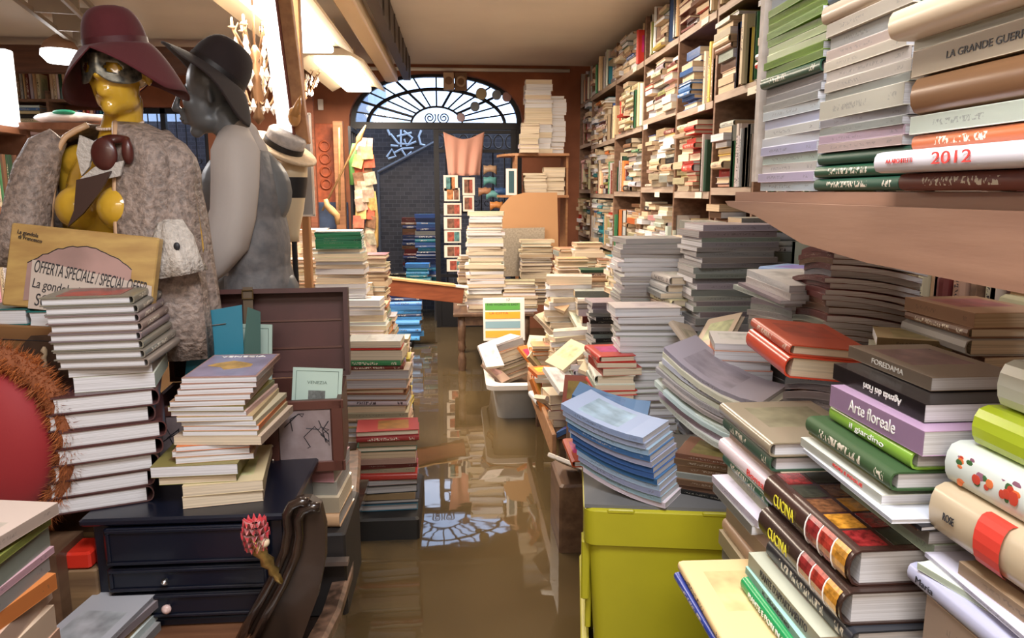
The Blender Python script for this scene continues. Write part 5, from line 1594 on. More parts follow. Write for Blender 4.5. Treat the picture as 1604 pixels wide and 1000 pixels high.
mg = [B(PB, .175, .25, .028, 'cream', 'cream', dx=-.0, r=3), B(PB, .175, .25, .026, 'cream', 'cream', dx=-.0, r=3), B(PB, .17, .24, .020, 'olive', 'cream', dx=.04, r=-3), B(PB, .19, .25, .026, 'olive', 'white', dx=.04, r=-5),
      B(MG, .17, .23, .014, 'tan', 'white', dx=.015), B(MG, .17, .23, .014, 'tan', 'white', dx=.01), B(MG, .16, .23, .012, 'orange', 'white', dx=.01), B(PB, .2, .25, .02, 'beige', 'cream', dx=-.02, r=-10)]
mg += [B(MG, .17, .24, .0115, ('tan', 'orange', 'beige', 'tan', 'pink', 'olive', 'orange')[i], 'white', dx=-.03 + .006 * i * (i > 2), r=-8) for i in range(6)]
mg += [B(MG, .165, .24, .0125, 'tan', 'white', dx=(-.006 * i), r=-4, rgb=(.42, .25, .17)) for i in range(5)]
mg[-1]['art'] = map_cover
mg[-1]['label'] = 'magazine with mauve cover and gold figure topmost on the right cabinet stack'
stack('magazine stack on the black cabinet', (c1.x - .030, 1.77, zk), 186, mg, rk, jit=.004, rjit=2, force=True)
# red and gold carnival figure
jp = P(408, 868, 1.50)
jf = empty('carnival_figure', (jp.x, 1.50, jp.z - .09), 0, 'little carnival figure with red ruffle and gold body at the cabinet corner', 'figurine')
ruf = MB()
for k in range(5):
    z = .115 + .014 * k - .01
    n = 40
    ro = .030 - .003 * abs(k - 2)
    ruf.loft([[((.006) * math.cos(2 * math.pi * j / n) - .008, .006 * math.sin(2 * math.pi * j / n), z) for j in range(n)],
              [((ro * .7) * math.cos(2 * math.pi * j / n) - .008, ro * .7 * math.sin(2 * math.pi * j / n), z + .006 * math.sin(j * 1.9 + k)) for j in range(n)],
              [((ro) * math.cos(2 * math.pi * j / n) - .008, ro * math.sin(2 * math.pi * j / n), z + .004 + .009 * math.sin(j * 1.9 + k)) for j in range(n)]], None, False, False)
ruf.build('ruffle', mat('crimson_satin', (.45, .02, .03), .4, sheen=.4), jf, True)
MB().lathe([(.0, -.025), (.006, -.02), (.009, -.005), (.007, .0), (.013, .01), (.008, .02), (.016, .035), (.010, .05), (.017, .065), (.012, .085), (.004, .11)], (0, 0, 0), 14, Matrix.Translation((.030, 0, .04)) @ Matrix.Rotation(math.radians(-28), 4, 'Y')).build('gold_body', mat('antique_gold', (.55, .38, .13), .3, metal=.9, noise=.5, nscale=60), jf, True)
MB().ellip((.008, -.004, .118), (.014, .012, .012)).build('collar', mat('cream_satin', (.7, .55, .38), .4), jf, True)

# ------------------------------------------------------------------ left foreground
rf_ = random.Random(77)
stack('old paperback pile at the near left corner', (P(35, 1000, 1.02).x - .14, 1.10, .511), 176, [B(PB, .165, .23, t, c, pg, r=r_) for t, c, pg, r_ in
      ((.04, 'tan', 'old', 0), (.045, 'cream', 'cream', 5), (.04, 'beige', 'old', -3), (.045, 'grey', 'white', 4), (.04, 'beige', 'cream', -2), (.035, 'tan', 'old', 3), (.045, 'cream', 'cream', 0), (.035, 'beige', 'cream', 6), (.028, 'orange', 'cream', -5),
       (.025, 'grey', 'white', 2), (.012, 'pink', 'white', 0), (.04, 'grey', 'white', 3), (.012, 'olive', 'cream', 5), (.008, 'olive', 'cream', 0), (.020, 'beige', 'cream', -4))], rf_, jit=.007, rjit=3, force=True)
stack('small pile by the red box', (P(112, 965, 1.42).x, 1.50, .511), 170, [B(PB, .16, .22, .02, 'grey', 'grey'), B(PB, .16, .22, .018, 'white', 'grey'), B(PB, .15, .22, .016, 'tan', 'grey', r=5), B(PB, .15, .22, .018, 'grey', 'white', r=-5), B(PB, .14, .22, .012, 'pale grey', 'white')], rf_, force=True)
stack('dark red book pair at the table front', (P(110, 1000, 1.14).x, 1.24, .511), 150, [B(HB, .17, .24, .02, 'tan', 'old'), B(HB, .18, .25, .022, 'maroon', 'old', rgb=(.2, .03, .03))], rf_, force=True)


def photo_cover(o, b):
    t = b['t']
    MB().box((.015, .0, t + .0007), (.11, .2, .001)).build('cover_photo', mat('sepia_photo', (.33, .30, .26), .4, color2=(.06, .055, .05), nscale=16), o)
    lettering('N. 12', frame((-.06, .03, t + .001), (0, -1, 0), (1, 0, 0)), .02, INKR, o)


stack('magazine lying on the table front', (P(300, 1000, 1.27).x, 1.33, .511), 105, [B(MG, .18, .26, .010, 'white', 'white', art=photo_cover, label='white magazine with a sepia photo lying before the black cabinet')], rf_, force=True)
rb = MB().box((0, 0, .02), (.10, .08, .04), bev=.005).build('tin_box', mat('glossy_red_tin', (.60, .03, .015), .25)); rb.location = (P(112, 870, 1.62).x, 1.64, .66)
tag(rb, 'glossy red tin box between the fur trim and the cabinet', 'box')
bxk = MB().box((0, 0, .0735), (.16, .2, .147), bev=.004).build('wooden_box', wood('mottled_brown_box', (.28, .17, .08), (.14, .08, .04), .6)); bxk.location = (P(112, 870, 1.62).x - .02, 1.70, .5115)
tag(bxk, 'mottled brown box standing under the red tin', 'box')
# red cushion with fur trim
cc = P(-28, 706, 1.60)
cu2 = empty('fur_trimmed_cushion', (cc.x, 1.64, cc.z), 0, 'big red velvet cushion edged with orange-brown fur at the left edge', 'cushion')
MB().ellip((0, 0, 0), (.135, .07, .175), 32, 20).build('velvet', mat('red_velvet', (.27, .012, .016), .7, sheen=.15, bump=.03, nscale=200), cu2, True)
fur = MB()
rr = random.Random(1)
for k in range(9000):
    a = rr.uniform(0, 2 * math.pi); b2 = rr.uniform(0, 2 * math.pi)
    R_, q = .158, .030
    cx_, cz_ = (R_) * math.cos(a), (R_ + .045) * math.sin(a)
    n_ = Vector((math.cos(a) * math.cos(b2), math.sin(b2), math.sin(a) * math.cos(b2)))
    p0 = Vector((cx_, 0, cz_)) + n_ * q * .6
    if p0.x < -.12: continue
    d_ = (n_ + Vector((rr.uniform(-.6, .6), rr.uniform(-.6, .6), rr.uniform(-.9, .3)))).normalized()
    p1 = p0 + d_ * rr.uniform(.02, .034)
    s_ = d_.cross(Vector((rr.random(), rr.random(), rr.random()))).normalized() * .0013
    fur.add([p0 - s_, p0 + s_, p1], [(0, 1, 2)])
fur.build('fur_trim', mat('orange_brown_fur', (.52, .15, .035), .7, color2=(.22, .07, .02), nscale=14), cu2)
MB().tube([(.158 * math.cos(a * math.pi / 20), 0, .203 * math.sin(a * math.pi / 20)) for a in range(40)], .024, 10, closed=True).build('fur_base', mat('fur_hide', (.25, .08, .03), .9), cu2, True)
o = MB().box((0, 0, (cc.z - .23 - .511) / 2), (.3, .12, cc.z - .23 - .511)).build('stool', tablewood); o.location = (cc.x, 1.62, .511)
tag(o, 'dark block stool under the red fur-trimmed cushion', 'stool')
# brown box picture, open books with teal covers, offer sign
bxp = P(60, 620, 1.78)
b1 = empty('picture_box', (bxp.x - .03, 1.88, bxp.z), 0, 'brown printed box with a diamond picture below the offer sign', 'box')
b1.rotation_euler = (0, math.radians(4), math.radians(2))
BXH = P(60, 512, 1.78).z - bxp.z
MB().box((0, 0, BXH / 2), (.34, .18, BXH), bev=.003).build('box', wood('ochre_brown_card', (.24, .12, .045), (.17, .08, .03), .5, 2, (1, 3, 10)), b1)
MB().prism([(-.08, 0), (-.02, .07), (.03, .075), (.11, .0), (.0, -.075)], frame((.03, -.0905, BXH * .45), (1, 0, 0), (0, 0, 1)), .001).build('diamond_picture', mat('dark_brown_diamond', (.10, .055, .035), .5, noise=.5, nscale=20), b1)
MB().tube([(.04 + .003 * math.sin(q * 2.5), -.093, BXH * .45 - .045 + q * .009) for q in range(11)], [.002, .006, .003, .007, .003, .007, .003, .007, .004, .008, .003], 8).build('ornament', mat('cream_satin', (.7, .55, .38), .4), b1, True)
MB().tube([(-.16, -.092, BXH * .80), (.16, -.092, BXH * .80)], .001, 4).build('rule', INK, b1)
lettering('GONDOLA', frame((-.10, -.0915, BXH * .70), (1, 0, 0), (0, 0, 1)), .014, INK, b1)
o = MB().box((0, 0, (bxp.z - .511) / 2 - .004), (.30, .16, bxp.z - .52)).build('pedestal', tablewood); o.location = (bxp.x - .03, 1.89, .511)
tag(o, 'dark pedestal holding up the brown picture box', 'pedestal')
zt3 = bxp.z + BXH + .012
tl = (.02, .14, .14)
for k, (x, w_) in enumerate(((22, .115), (98, .115))):
    p = P(x, 500, 1.85)
    stack('teal-edged pair on the picture box', (p.x, 1.88, zt3 - .012 - .006 * k), 183, [B(HB, w_, .16, .040, 'teal', 'white', rgb=tl, label=f'open-edged hardback with teal cover under the offer sign, {"nearer the cabinet stack" if k else "nearer the frame edge"}')], rf_, jit=0, rjit=0, force=True, tilt=(0, 0))
sg0, sg1, sg2, sg3 = P(3, 348, 1.84), P(235, 372, 1.84), P(228, 478, 1.80), P(2, 478, 1.80)
sw, shh = (sg1 - sg0).length, (sg0 - sg3).length
sgn = empty('offer_sign', sg3 + Vector((0, 0, -.0)), 0, 'gold-brown boxed book with handwritten special offer paper on it', 'sign')
Ms = frame((0, 0, 0), sg1 - sg0, sg0 - sg3)
MB().box((sw / 2, shh / 2, -.015), (sw, shh, .03), Ms, bev=.003).build('panel', mat('gilded_ochre', (.50, .33, .11), .45, color2=(.36, .21, .07), nscale=9, stretch=(1, 1, 4)), sgn)
rr = random.Random(9)
bl = [(sw * (.12 + .0 * k), 0) for k in range(1)]
top = [(sw * (.14 + .70 * q / 22), shh * (.46 + .34 * math.sin(math.pi * (q + 2) / 27) + rr.uniform(-.012, .012))) for q in range(23)]
MB().prism(top + [(sw * .84, shh * .30), (sw * .14, shh * .08)], Ms @ Matrix.Translation((0, 0, .0005)), .0008).build('mauve_picture', mat('mauve_brown_print', (.40, .25, .22), .6, noise=.3, nscale=8), sgn)
MB().tube([Ms @ Vector((x, y, .0015)) for x, y in top], .0012, 4).build('outline', INK, sgn)
MB().prism([(sw * .18, -.002), (sw * .17, shh * .58), (sw * .99, shh * .40), (sw * 1.0, shh * .10), (sw * .9, -.002)], Ms @ Matrix.Translation((0, 0, .0016)), .0006).build('paper', mat('tracing_paper', (.50, .42, .36), .8), sgn)
ang = -math.atan2(.18 * shh, .82 * sw) * .9


def sl(text, x, y, size, width, m=INK, rot=ang):
    lettering(text, Ms @ Matrix.Translation((x, y, .0026)) @ Matrix.Rotation(rot, 4, 'Z'), size, m, sgn, width=width, align='LEFT')


sl('OFFERTA SPECIALE / SPECIAL OFFER', sw * .19, shh * .50, .042, sw * .77, rot=ang * .95)
sl('La gondola di Francesco', sw * .19, shh * .30, .032, sw * .60)
sl('SOLO', sw * .22, shh * .10, .042, sw * .19)
sl('9.9', sw * .47, shh * .07, .036, sw * .13, INKR)
sl('La gondola', sw * .05, shh * .90, .013, sw * .14)
sl('di Francesco', sw * .06, shh * .84, .013, sw * .16)

# ------------------------------------------------------------------ shop-window figures with hats


def blob(name, prims, m, parent, voxel=.006, M=None, smooth=4):
    mb = MB()
    for q in prims:
        if q[0] == 'e': mb.ellip(q[1], q[2], 20, 14)
        else: mb.tube([q[1], tuple((a + b) / 2 for a, b in zip(q[1], q[2])), q[2]], [q[3], (q[3] + q[4]) / 2, q[4]], 18).ellip(q[1], (q[3],) * 3, 16, 10).ellip(q[2], (q[4],) * 3, 16, 10)
    if M: mb.v = [M @ v for v in mb.v]
    o = mb.build(name, m)
    r = o.modifiers.new('r', 'REMESH'); r.mode = 'VOXEL'; r.voxel_size = voxel
    s = o.modifiers.new('s', 'SMOOTH'); s.iterations = smooth; s.factor = .5
    dg = bpy.context.evaluated_depsgraph_get()
    me = bpy.data.meshes.new_from_object(o.evaluated_get(dg))
    o.modifiers.clear()
    o.data = me
    me.name = name
    me.polygons.foreach_set('use_smooth', [True] * len(me.polygons))
    if parent: o.parent = parent
    return o


def head_prims():
    p = [('e', (0, .018, .035), (.073, .092, .088)), ('e', (0, -.022, -.03), (.056, .062, .085)), ('c', (0, -.058, -.100), (0, -.054, -.096), .021, .022),
         ('e', (0, -.015, -.075), (.052, .056, .038)), ('c', (0, -.080, .018), (0, -.103, -.024), .008, .0115), ('e', (0, -.068, .030), (.050, .018, .012)),
         ('e', (0, -.082, -.058), (.021, .011, .0055)), ('e', (0, -.080, -.070), (.018, .011, .0065)), ('e', (0, -.076, -.040), (.022, .014, .014))]
    for s in (-1, 1):
        p += [('e', (s * .034, -.052, -.018), (.024, .024, .028)), ('e', (s * .074, .012, -.005), (.010, .020, .032)), ('e', (s * .030, -.070, .006), (.015, .010, .010)), ('e', (s * .010, -.094, -.024), (.008, .009, .007))]
    return p


def body_prims(female=True):
    p = [('c', (0, .02, -.08), (0, .035, -.22), .046, .050), ('c', (-.15, .04, -.285), (.15, .04, -.285), .052, .052), ('e', (0, .04, -.38), (.150, .095, .15)), ('e', (0, .04, -.55), (.115, .082, .16)), ('e', (0, .045, -.72), (.155, .105, .12)),
         ('c', (-.17, .04, -.29), (-.20, .05, -.52), .045, .036), ('c', (.17, .04, -.29), (.20, .05, -.52), .045, .036), ('c', (-.20, .05, -.52), (-.19, -.03, -.70), .034, .024), ('c', (.20, .05, -.52), (.19, -.03, -.70), .034, .024)]
    if female:
        for s in (-1, 1): p += [('e', (s * .072, -.048, -.41), (.060, .058, .060))]
    return p


def face_details(root, M, m):
    """closed eyelid creases and the line between the lips"""
    mb = MB()
    for s in (-1, 1):
        mb.tube([M @ Vector((s * (.030 + .014 * math.cos(a)), -.0805 + .006 * abs(math.cos(a)), .003 - .004 * math.sin(a))) for a in (0, .6, 1.2, 1.57, 2, 2.6, 3.1)], .0012, 5)
    mb.tube([M @ Vector((x, -.0915 + abs(x) * .35, -.064 + abs(x) * .06)) for x in (-.02, -.01, 0, .01, .02)], .0012, 5)
    mb.build('face_line', m, root)


def felt_hat(name, M, rc_, hc, R, drop, felt, band, label, lining):
    r = empty(name, (0, 0, 0), 0, label, 'hat')
    r.matrix_world = M
    N = 56
    rings = []
    for i in range(11):
        t = i / 10
        rr_ = rc_ * (1 - .25 * t ** 2) * math.cos(t * math.pi / 2) ** .42 if t < 1 else .001
        z = hc * math.sin(t * math.pi / 2) ** .9
        rings.append([(rr_ * math.cos(2 * math.pi * j / N), rr_ * 1.14 * math.sin(2 * math.pi * j / N), z) for j in range(N)])
    o = MB().loft(rings, None, False, True).build('crown', felt, r, True)
    s = o.modifiers.new('t', 'SOLIDIFY'); s.thickness = .002
    br = []
    for i in range(11):
        t = i / 10
        row = []
        for j in range(N):
            a = 2 * math.pi * j / N
            q = rc_ + (R - rc_) * t
            dz, pull = drop(a)
            row.append((q * math.cos(a) * (1 - pull * t * .5), (q * math.sin(a)) * (1.06 - pull * t * .5), .004 - dz * t ** 1.3 + .004 * math.sin(5 * a + 1) * t))
        br.append(row)
    o = MB().loft(br, None, False, False).build('brim', felt, r, True)
    s = o.modifiers.new('t', 'SOLIDIFY'); s.thickness = .003
    MB().loft([[(rc_ * 1.015 * math.cos(2 * math.pi * j / N), rc_ * 1.155 * math.sin(2 * math.pi * j / N), z) for j in range(N)] for z in (.004, .020)], None, False, False).build('hat_band', band, r, True)
    return r


# yellow figure
HY = 2.05
h1 = P(186, 112, HY)
skin1 = mat('glossy_yellow_lacquer', (.62, .37, .035), .18, coat=.6)
f1 = empty('mannequin', (h1.x, HY, .511), 0, 'glossy yellow shop figure in open lace jacket, dark eye mask and pearls', 'mannequin')
Mh = Matrix.Translation((0, 0, h1.z - .511)) @ Matrix.Rotation(math.radians(-6), 4, 'Z') @ Matrix.Scale(.96, 4)
Mb = Matrix.Translation((-.040, 0, .045)) @ Mh @ Matrix.Rotation(math.radians(-16), 4, 'Z')


def xf(prims, M):
    out = []
    for q in prims:
        if q[0] == 'e': out.append(('e', M @ Vector(q[1]), q[2]))
        else: out.append(('c', M @ Vector(q[1]), M @ Vector(q[2]), q[3], q[4]))
    return out


bp_ = body_prims()
neck = [('c', tuple(Mh @ Vector((0, .02, -.08))), tuple(Mb @ Vector((0, .035, -.24))), .043, .055)]
blob('body', xf(head_prims(), Mh) + neck + xf(bp_[1:], Mb), skin1, f1, .006)
MB().tube([(-.045, .04, h1.z - .511 - .78), (-.045, .04, .01)], .018, 10).lathe([(.16, 0), (.16, .01), (.02, .025)], (-.045, .04, 0), 24).build('stand', iron, f1)
# eye mask with two eye holes
mk = MB(); G = 44; rowsn = 18
vs, fs = [], []
for i in range(rowsn + 1):
    for j in range(G + 1):
        s = -1 + 2 * j / G; t = -1 + 2 * i / rowsn
        a = s * 1.25
        hgt = (.030 + .010 * abs(s) - .016 * math.exp(-(s / .18) ** 2) * (t < 0)) * (1 - .55 * abs(s) ** 4)
        vs.append((.084 * math.sin(a), -.004 - .094 * math.cos(a) - .016 * math.exp(-(s / .22) ** 2) , -.004 + hgt * 1.15 * t))
for i in range(rowsn):
    for j in range(G):
        s = -1 + 2 * (j + .5) / G; t = -1 + 2 * (i + .5) / rowsn
        if ((abs(s) - .36) / .17) ** 2 + ((t - 0) / .38) ** 2 < 1: continue
        a = i * (G + 1) + j
        fs.append((a, a + 1, a + G + 2, a + G + 1))
o = mk.add(vs, fs, Mh).build('eye_mask', mat('tarnished_silver_mask', (.07, .075, .07), .3, metal=.6, color2=(.30, .28, .22), nscale=60), f1, True)
s_ = o.modifiers.new('t', 'SOLIDIFY'); s_.thickness = .003
pr = MB()
for k in range(44):
    a = 2 * math.pi * k / 44
    v = Mb @ Vector((.056 * math.cos(a) + .012, .032 + .056 * math.sin(a), -.185 - .016 * math.cos(a - 1.57 + math.pi)))
    pr.ellip(v, (.0046,) * 3, 8, 6)
pr.build('pearl_necklace', mat('pearl', (.65, .50, .40), .2, coat=.5), f1, True)
# open jacket
jk = mat('taupe_sequin_lace', (.36, .275, .23), .5, color2=(.18, .14, .12), nscale=70, bump=.8)
jl = mat('peach_satin_edge', (.60, .38, .22), .4)
rows = []
prof = [(-.185, .078, .072), (-.200, .115, .088), (-.218, .160, .100), (-.238, .195, .108), (-.275, .222, .116), (-.31, .228, .124), (-.36, .222, .130), (-.44, .232, .142), (-.52, .238, .148), (-.60, .245, .155), (-.70, .255, .16), (-.82, .26, .17)]
NJ = 70
for i, (z, rx, ry) in enumerate(prof):
    row = []
    for j in range(NJ + 1):
        gapL = .70 + .35 * max(0, 1 - i / 3)
        gapR = .42 + .25 * max(0, 1 - i / 3)
        a = -math.pi / 2 + gapR + (2 * math.pi - gapL - gapR) * j / NJ
        f_ = 1 + (.045 * math.sin(a * 9 + i * .35) + .02 * math.sin(a * 23)) * min(1, i / 4)
        row.append(Mb @ Vector((rx * f_ * math.cos(a), .035 + ry * f_ * math.sin(a), z)))
    rows.append(row)
o = MB().loft(rows, None, False, False, closed=False).build('lace_jacket', jk, f1, True)
s_ = o.modifiers.new('t', 'SOLIDIFY'); s_.thickness = .005
for e in (0, -1):
    MB().tube([r_[e] for r_ in rows], .008, 8).build('jacket_edge', jl, f1, True)


def sleeve(name, pts, rad, m, parent, loc, ruff=.05, n=28):
    rings = []
    P_ = [Vector(p) - loc for p in pts]
    for i, p in enumerate(P_):
        a = P_[max(i - 1, 0)]; b = P_[min(i + 1, len(P_) - 1)]
        t = (b - a).normalized(); nx = t.cross(Vector((0, 1, 0.01))).normalized(); ny = t.cross(nx)
        rings.append([p + (nx * math.cos(2 * math.pi * j / n) + ny * math.sin(2 * math.pi * j / n)) * rad[i] * (1 + ruff * math.sin(j * 5 * 2 * math.pi / n + i * .9)) for j in range(n)])
    return MB().loft(rings).build(name, m, parent, True)


L1 = Vector((h1.x, HY, .511))
sleeve('sleeve', [P(x, y, Y) for x, y, Y in ((246, 222, 2.07), (266, 252, 2.05), (276, 310, 2.02), (272, 355, 1.98), (262, 395, 1.95))], [.045, .055, .052, .048, .046], jk, f1, L1)
sleeve('sleeve', [P(x, y, Y) for x, y, Y in ((92, 214, 2.07), (72, 232, 2.06), (58, 268, 2.05), (46, 315, 2.03), (36, 365, 2.0), (30, 420, 1.98))], [.026, .042, .052, .054, .056, .06], jk, f1, L1)
sleeve('lace_cuff', [P(x, y, Y) for x, y, Y in ((268, 348, 1.94), (272, 375, 1.93), (278, 405, 1.92), (284, 430, 1.92))], [.030, .046, .050, .058], mat('white_lace', (.62, .56, .50), .8, bump=.8, nscale=80, noise=.25), f1, L1, .14)
v = P(277, 386, 1.875) - L1
MB().ellip(v, (.008, .005, .010)).build('cuff_button', INK, f1, True)
# scarf, brooch and dark lapel
mr = mat('maroon_glossy_silk', (.085, .018, .014), .35, coat=.15, noise=.4, nscale=20)
sv = lambda x, y, Y: P(x, y, Y) - L1
blob('silk_rosette', [('e', sv(163, 242, 1.93), (.033, .012, .042)), ('e', sv(200, 238, 1.935), (.015, .012, .034)), ('e', sv(180, 218, 1.945), (.040, .010, .012))], mr, f1, .004)
for nm, pts, m_ in (('lace_collar', [(127, 212), (150, 222), (142, 262), (130, 276), (122, 240)], mat('grey_lace', (.50, .46, .42), .7, bump=.6, nscale=90)),
                    ('lace_jabot', [(150, 262), (196, 252), (190, 276), (160, 282), (128, 280)], mat('grey_lace', (.5, .46, .42), .7)),
                    ('dark_lapel', [(122, 282), (148, 276), (176, 268), (160, 300), (132, 335), (108, 356), (118, 330)], mat('dark_brown_silk', (.05, .025, .02), .4))):
    pv = [sv(x, y, 1.935 if nm != 'dark_lapel' else 1.925) for x, y in pts]
    o = MB().add(pv, [tuple(range(len(pv)))]).build(nm, m_, f1)
    s_ = o.modifiers.new('t', 'SOLIDIFY'); s_.thickness = .008


def drop1(a):
    f = (math.sin(a) + 1) / 2                      # 0 toward the viewer, 1 at the back
    side = abs(math.cos(a))
    return (.012 + .085 * min(1, side * 1.15) * (1 - .2 * f) + .085 * f , .22 + .05 * side)


felt_hat('floppy_hat', Matrix.Translation(P(183, 74, HY)) @ Matrix.Rotation(math.radians(-6), 4, 'Y') @ Matrix.Rotation(math.radians(7), 4, 'X'), .075, .098, .166, drop1,
         mat('burgundy_felt', (.085, .010, .014), .9, sheen=.06, bump=.04, nscale=200), mat('burgundy_ribbon', (.07, .01, .015), .6), 'wide burgundy felt hat on the yellow figure with the eye mask', None)

# grey figure in profile
GY = 2.52
h2_ = P(326, 150, GY)
skin2 = mat('matt_grey_paint', (.13, .135, .138), .40)
f2 = empty('mannequin', (h2_.x, GY, .316), 0, 'dark grey shop figure in profile wearing pale shirt and patterned vest', 'mannequin')
L2 = Vector((h2_.x, GY, .316))
Mh2 = Matrix.Translation((0, 0, h2_.z - .316)) @ Matrix.Rotation(math.radians(-78), 4, 'Z') @ Matrix.Rotation(math.radians(10), 4, 'X') @ Matrix.Scale(1.04, 4)
Mb2 = Matrix.Translation((.060, .0, h2_.z - .316 + .075)) @ Matrix.Rotation(math.radians(-76), 4, 'Z')
neck = [('c', tuple(Mh2 @ Vector((0, .03, -.07))), tuple(Mb2 @ Vector((0, .035, -.24))), .050, .058)]
blob('body', xf(head_prims(), Mh2) + neck + xf([('c', (-.12, .04, -.285), (.04, .04, -.285), .045, .045)] + body_prims(False)[2:5], Mb2) + [('c', sv2, sv3, a_, b_) for sv2, sv3, a_, b_ in ((P(372, 240, GY - .13) - L2, P(372, 360, GY - .15) - L2, .042, .034), (P(372, 360, GY - .15) - L2, P(296, 450, GY - .17) - L2, .032, .022))], skin2, f2, .0055)
face_details(f2, Mh2, mat('dark_grey_paint', (.02, .02, .02), .5))
MB().tube([Vector((.085, .02, h2_.z - .316 - .80)), Vector((.085, .02, .0))], .018, 10).lathe([(.15, 0), (.15, .01), (.02, .025)], (.085, .02, 0), 24).build('stand', iron, f2)
# five-fingered hand closing downwards
hb = P(292, 455, GY - .17) - L2
hp = [('e', hb + Vector((-.012, 0, -.03)), (.026, .018, .040))]
for k, (dy, ln) in enumerate(((-.020, .055), (-.007, .064), (.007, .060), (.020, .048))):
    a_ = hb + Vector((-.02, dy, -.06)); b2_ = a_ + Vector((-.012, 0, -ln * .55)); c_ = b2_ + Vector((.006, 0, -ln * .5))
    hp += [('c', a_, b2_, .0095, .0085), ('c', b2_, c_, .0085, .007)]
hp += [('c', hb + Vector((.008, -.018, -.025)), hb + Vector((.022, -.026, -.055)), .010, .008)]
blob('hand', hp, skin2, f2, .003, smooth=2)
shirt = mat('pale_grey_shirt_cotton', (.47, .42, .385), .85, bump=.15, nscale=18)
tp = body_prims(False)
sprims = [('c', tuple(Mb2 @ Vector((-.14, .04, -.285))), tuple(Mb2 @ Vector((.06, .04, -.285))), .055, .055), ('e', Mb2 @ Vector((0, .04, -.38)), (.108, .150, .155)), ('e', Mb2 @ Vector((0, .05, -.6)), (.10, .13, .2)),
          ('c', tuple(Mb2 @ Vector((0, .035, -.205))), tuple(Mb2 @ Vector((0, .035, -.26))), .060, .085)]
blob('shirt', sprims, shirt, f2, .007)
sleeve('shirt_sleeve', [P(x, y, Y) for x, y, Y in ((368, 212, GY - .07), (370, 240, GY - .11), (368, 290, GY - .14), (364, 335, GY - .15), (352, 375, GY - .16), (330, 410, GY - .165), (309, 436, GY - .17), (294, 458, GY - .17))],
       [.050, .072, .070, .068, .074, .062, .046, .034], shirt, f2, L2, .045)
vest = mat('grey_brocade', (.115, .115, .12), .6, color2=(.19, .18, .18), nscale=26, bump=.5)
vprims = [('e', Mb2 @ Vector((0, .055, -.40)), (.112, .150, .185)), ('e', Mb2 @ Vector((0, .06, -.56)), (.112, .145, .24)), ('e', Mb2 @ Vector((0, .065, -.74)), (.120, .150, .24))]
blob('vest', vprims, vest, f2, .007)


def drop2(a):
    c_ = math.cos(a)
    return (.012 + .02 * abs(math.sin(a)) + .075 * max(0, c_) ** 1.5, .04)


felt_hat('floppy_hat', Matrix.Translation(P(338, 118, GY)) @ Matrix.Rotation(math.radians(34), 4, 'Y') @ Matrix.Rotation(math.radians(-9), 4, 'X'), .094, .122, .178, drop2,
         mat('black_brown_felt', (.020, .012, .013), .9, sheen=.04, bump=.04, nscale=200), mat('black_ribbon', (.01, .008, .01), .5), 'wide black-brown felt hat on the grey figure in profile', None)

# ------------------------------------------------------------------ straw boater on its stand, lit tube and post behind the figures
TY = 3.2
ta, tb_ = P(413, -60, TY), P(449, 212, TY)
lp = empty('upright_tube_lamp', (tb_.x, TY, 0), 0, 'bright white upright tube lamp beside the straw boater', 'lamp')
LO = Vector((tb_.x, TY, 0))
ax = (ta - tb_).normalized(); q = Vector((1, 0, 0)) - ax * ax.x; q.normalize()
topl = (HC - .005 - tb_.z) / ax.z
Mt = frame(tb_ - LO, q, ax)
MB().box((0, topl / 2 - .02, 0), (.060, topl - .05, .04), Mt, bev=.008).build('tube_cover', mat('lit_tube_cover', (1, 1, 1), .4, emit=(1, .97, .93), estr=2.6), lp)
MB().box((.060, topl / 2 - .05, -.02), (.055, topl - .02, .05), Mt, bev=.004).build('wooden_batten', wood('honey_batten', (.50, .25, .10), (.36, .16, .06), .45, 3, (8, 1, 8)), lp)
MB().box((.034, topl / 2 - .04, .012), (.008, topl - .02, .03), Mt).build('edge_strip', mat('dark_red_strip', (.2, .05, .03), .5), lp)
pw = empty('wooden_post', (P(474, 300, 3.5).x, 3.55, 0), 0, 'honey-coloured wooden post behind the straw boater', 'post')
MB().box((0, 0, HC / 2 - .11), (.035, .05, HC + .20), bev=.004).build('shaft', wood('honey_batten2', (.50, .25, .10), (.36, .16, .06), .45, 3, (8, 8, 1)), pw)
# grey framed pane
gf = P(474, 338, 3.48)
gfe = empty('grey_glass_panel', (gf.x, 3.49, gf.z), math.radians(0), 'grey pane in a thin pale frame fixed to the post behind the boater', 'frame')
gh = P(474, 178, 3.48).z - gf.z
MB().box((0, 0, gh / 2), (.10, .010, gh)).build('pane', mat('grey_satin_pane', (.30, .29, .29), .35, noise=.2, nscale=4), gfe)
for (a, b2, c_, d_) in ((-.052, gh / 2, .008, gh), (.052, gh / 2, .008, gh), (0, gh, .11, .008), (0, 0, .11, .008)): MB().box((a, 0, b2), (c_, .018, d_)).build('frame_edge', mat('pale_frame', (.62, .56, .50), .5), gfe)
hbp = P(443, 232, TY)
hs_ = empty('straw_boater', hbp, 0, 'cream straw boater with black ribbon tilted on the slim stand', 'hat')
hs_.rotation_euler = (math.radians(14), math.radians(27), 0)
straw = mat('cream_straw', (.66, .50, .33), .6, noise=.2, nscale=60, bump=.3)
MB().lathe([(.0, -.006), (.138, -.012), (.146, -.006), (.146, .002), (.138, .006), (.085, .004), (.0, .004)], n=48).build('brim', straw, hs_, True)
MB().lathe([(.082, .0), (.080, .062), (.070, .072), (.0, .076)], n=40).build('crown', mat('pale_grey_straw', (.50, .46, .44), .55, noise=.2, nscale=60, bump=.3), hs_, True)
MB().lathe([(.084, .003), (.083, .028)], n=40, cap=False).build('ribbon', mat('black_ribbon', (.01, .008, .01), .5), hs_, True)
stn = P(453, 255, TY)
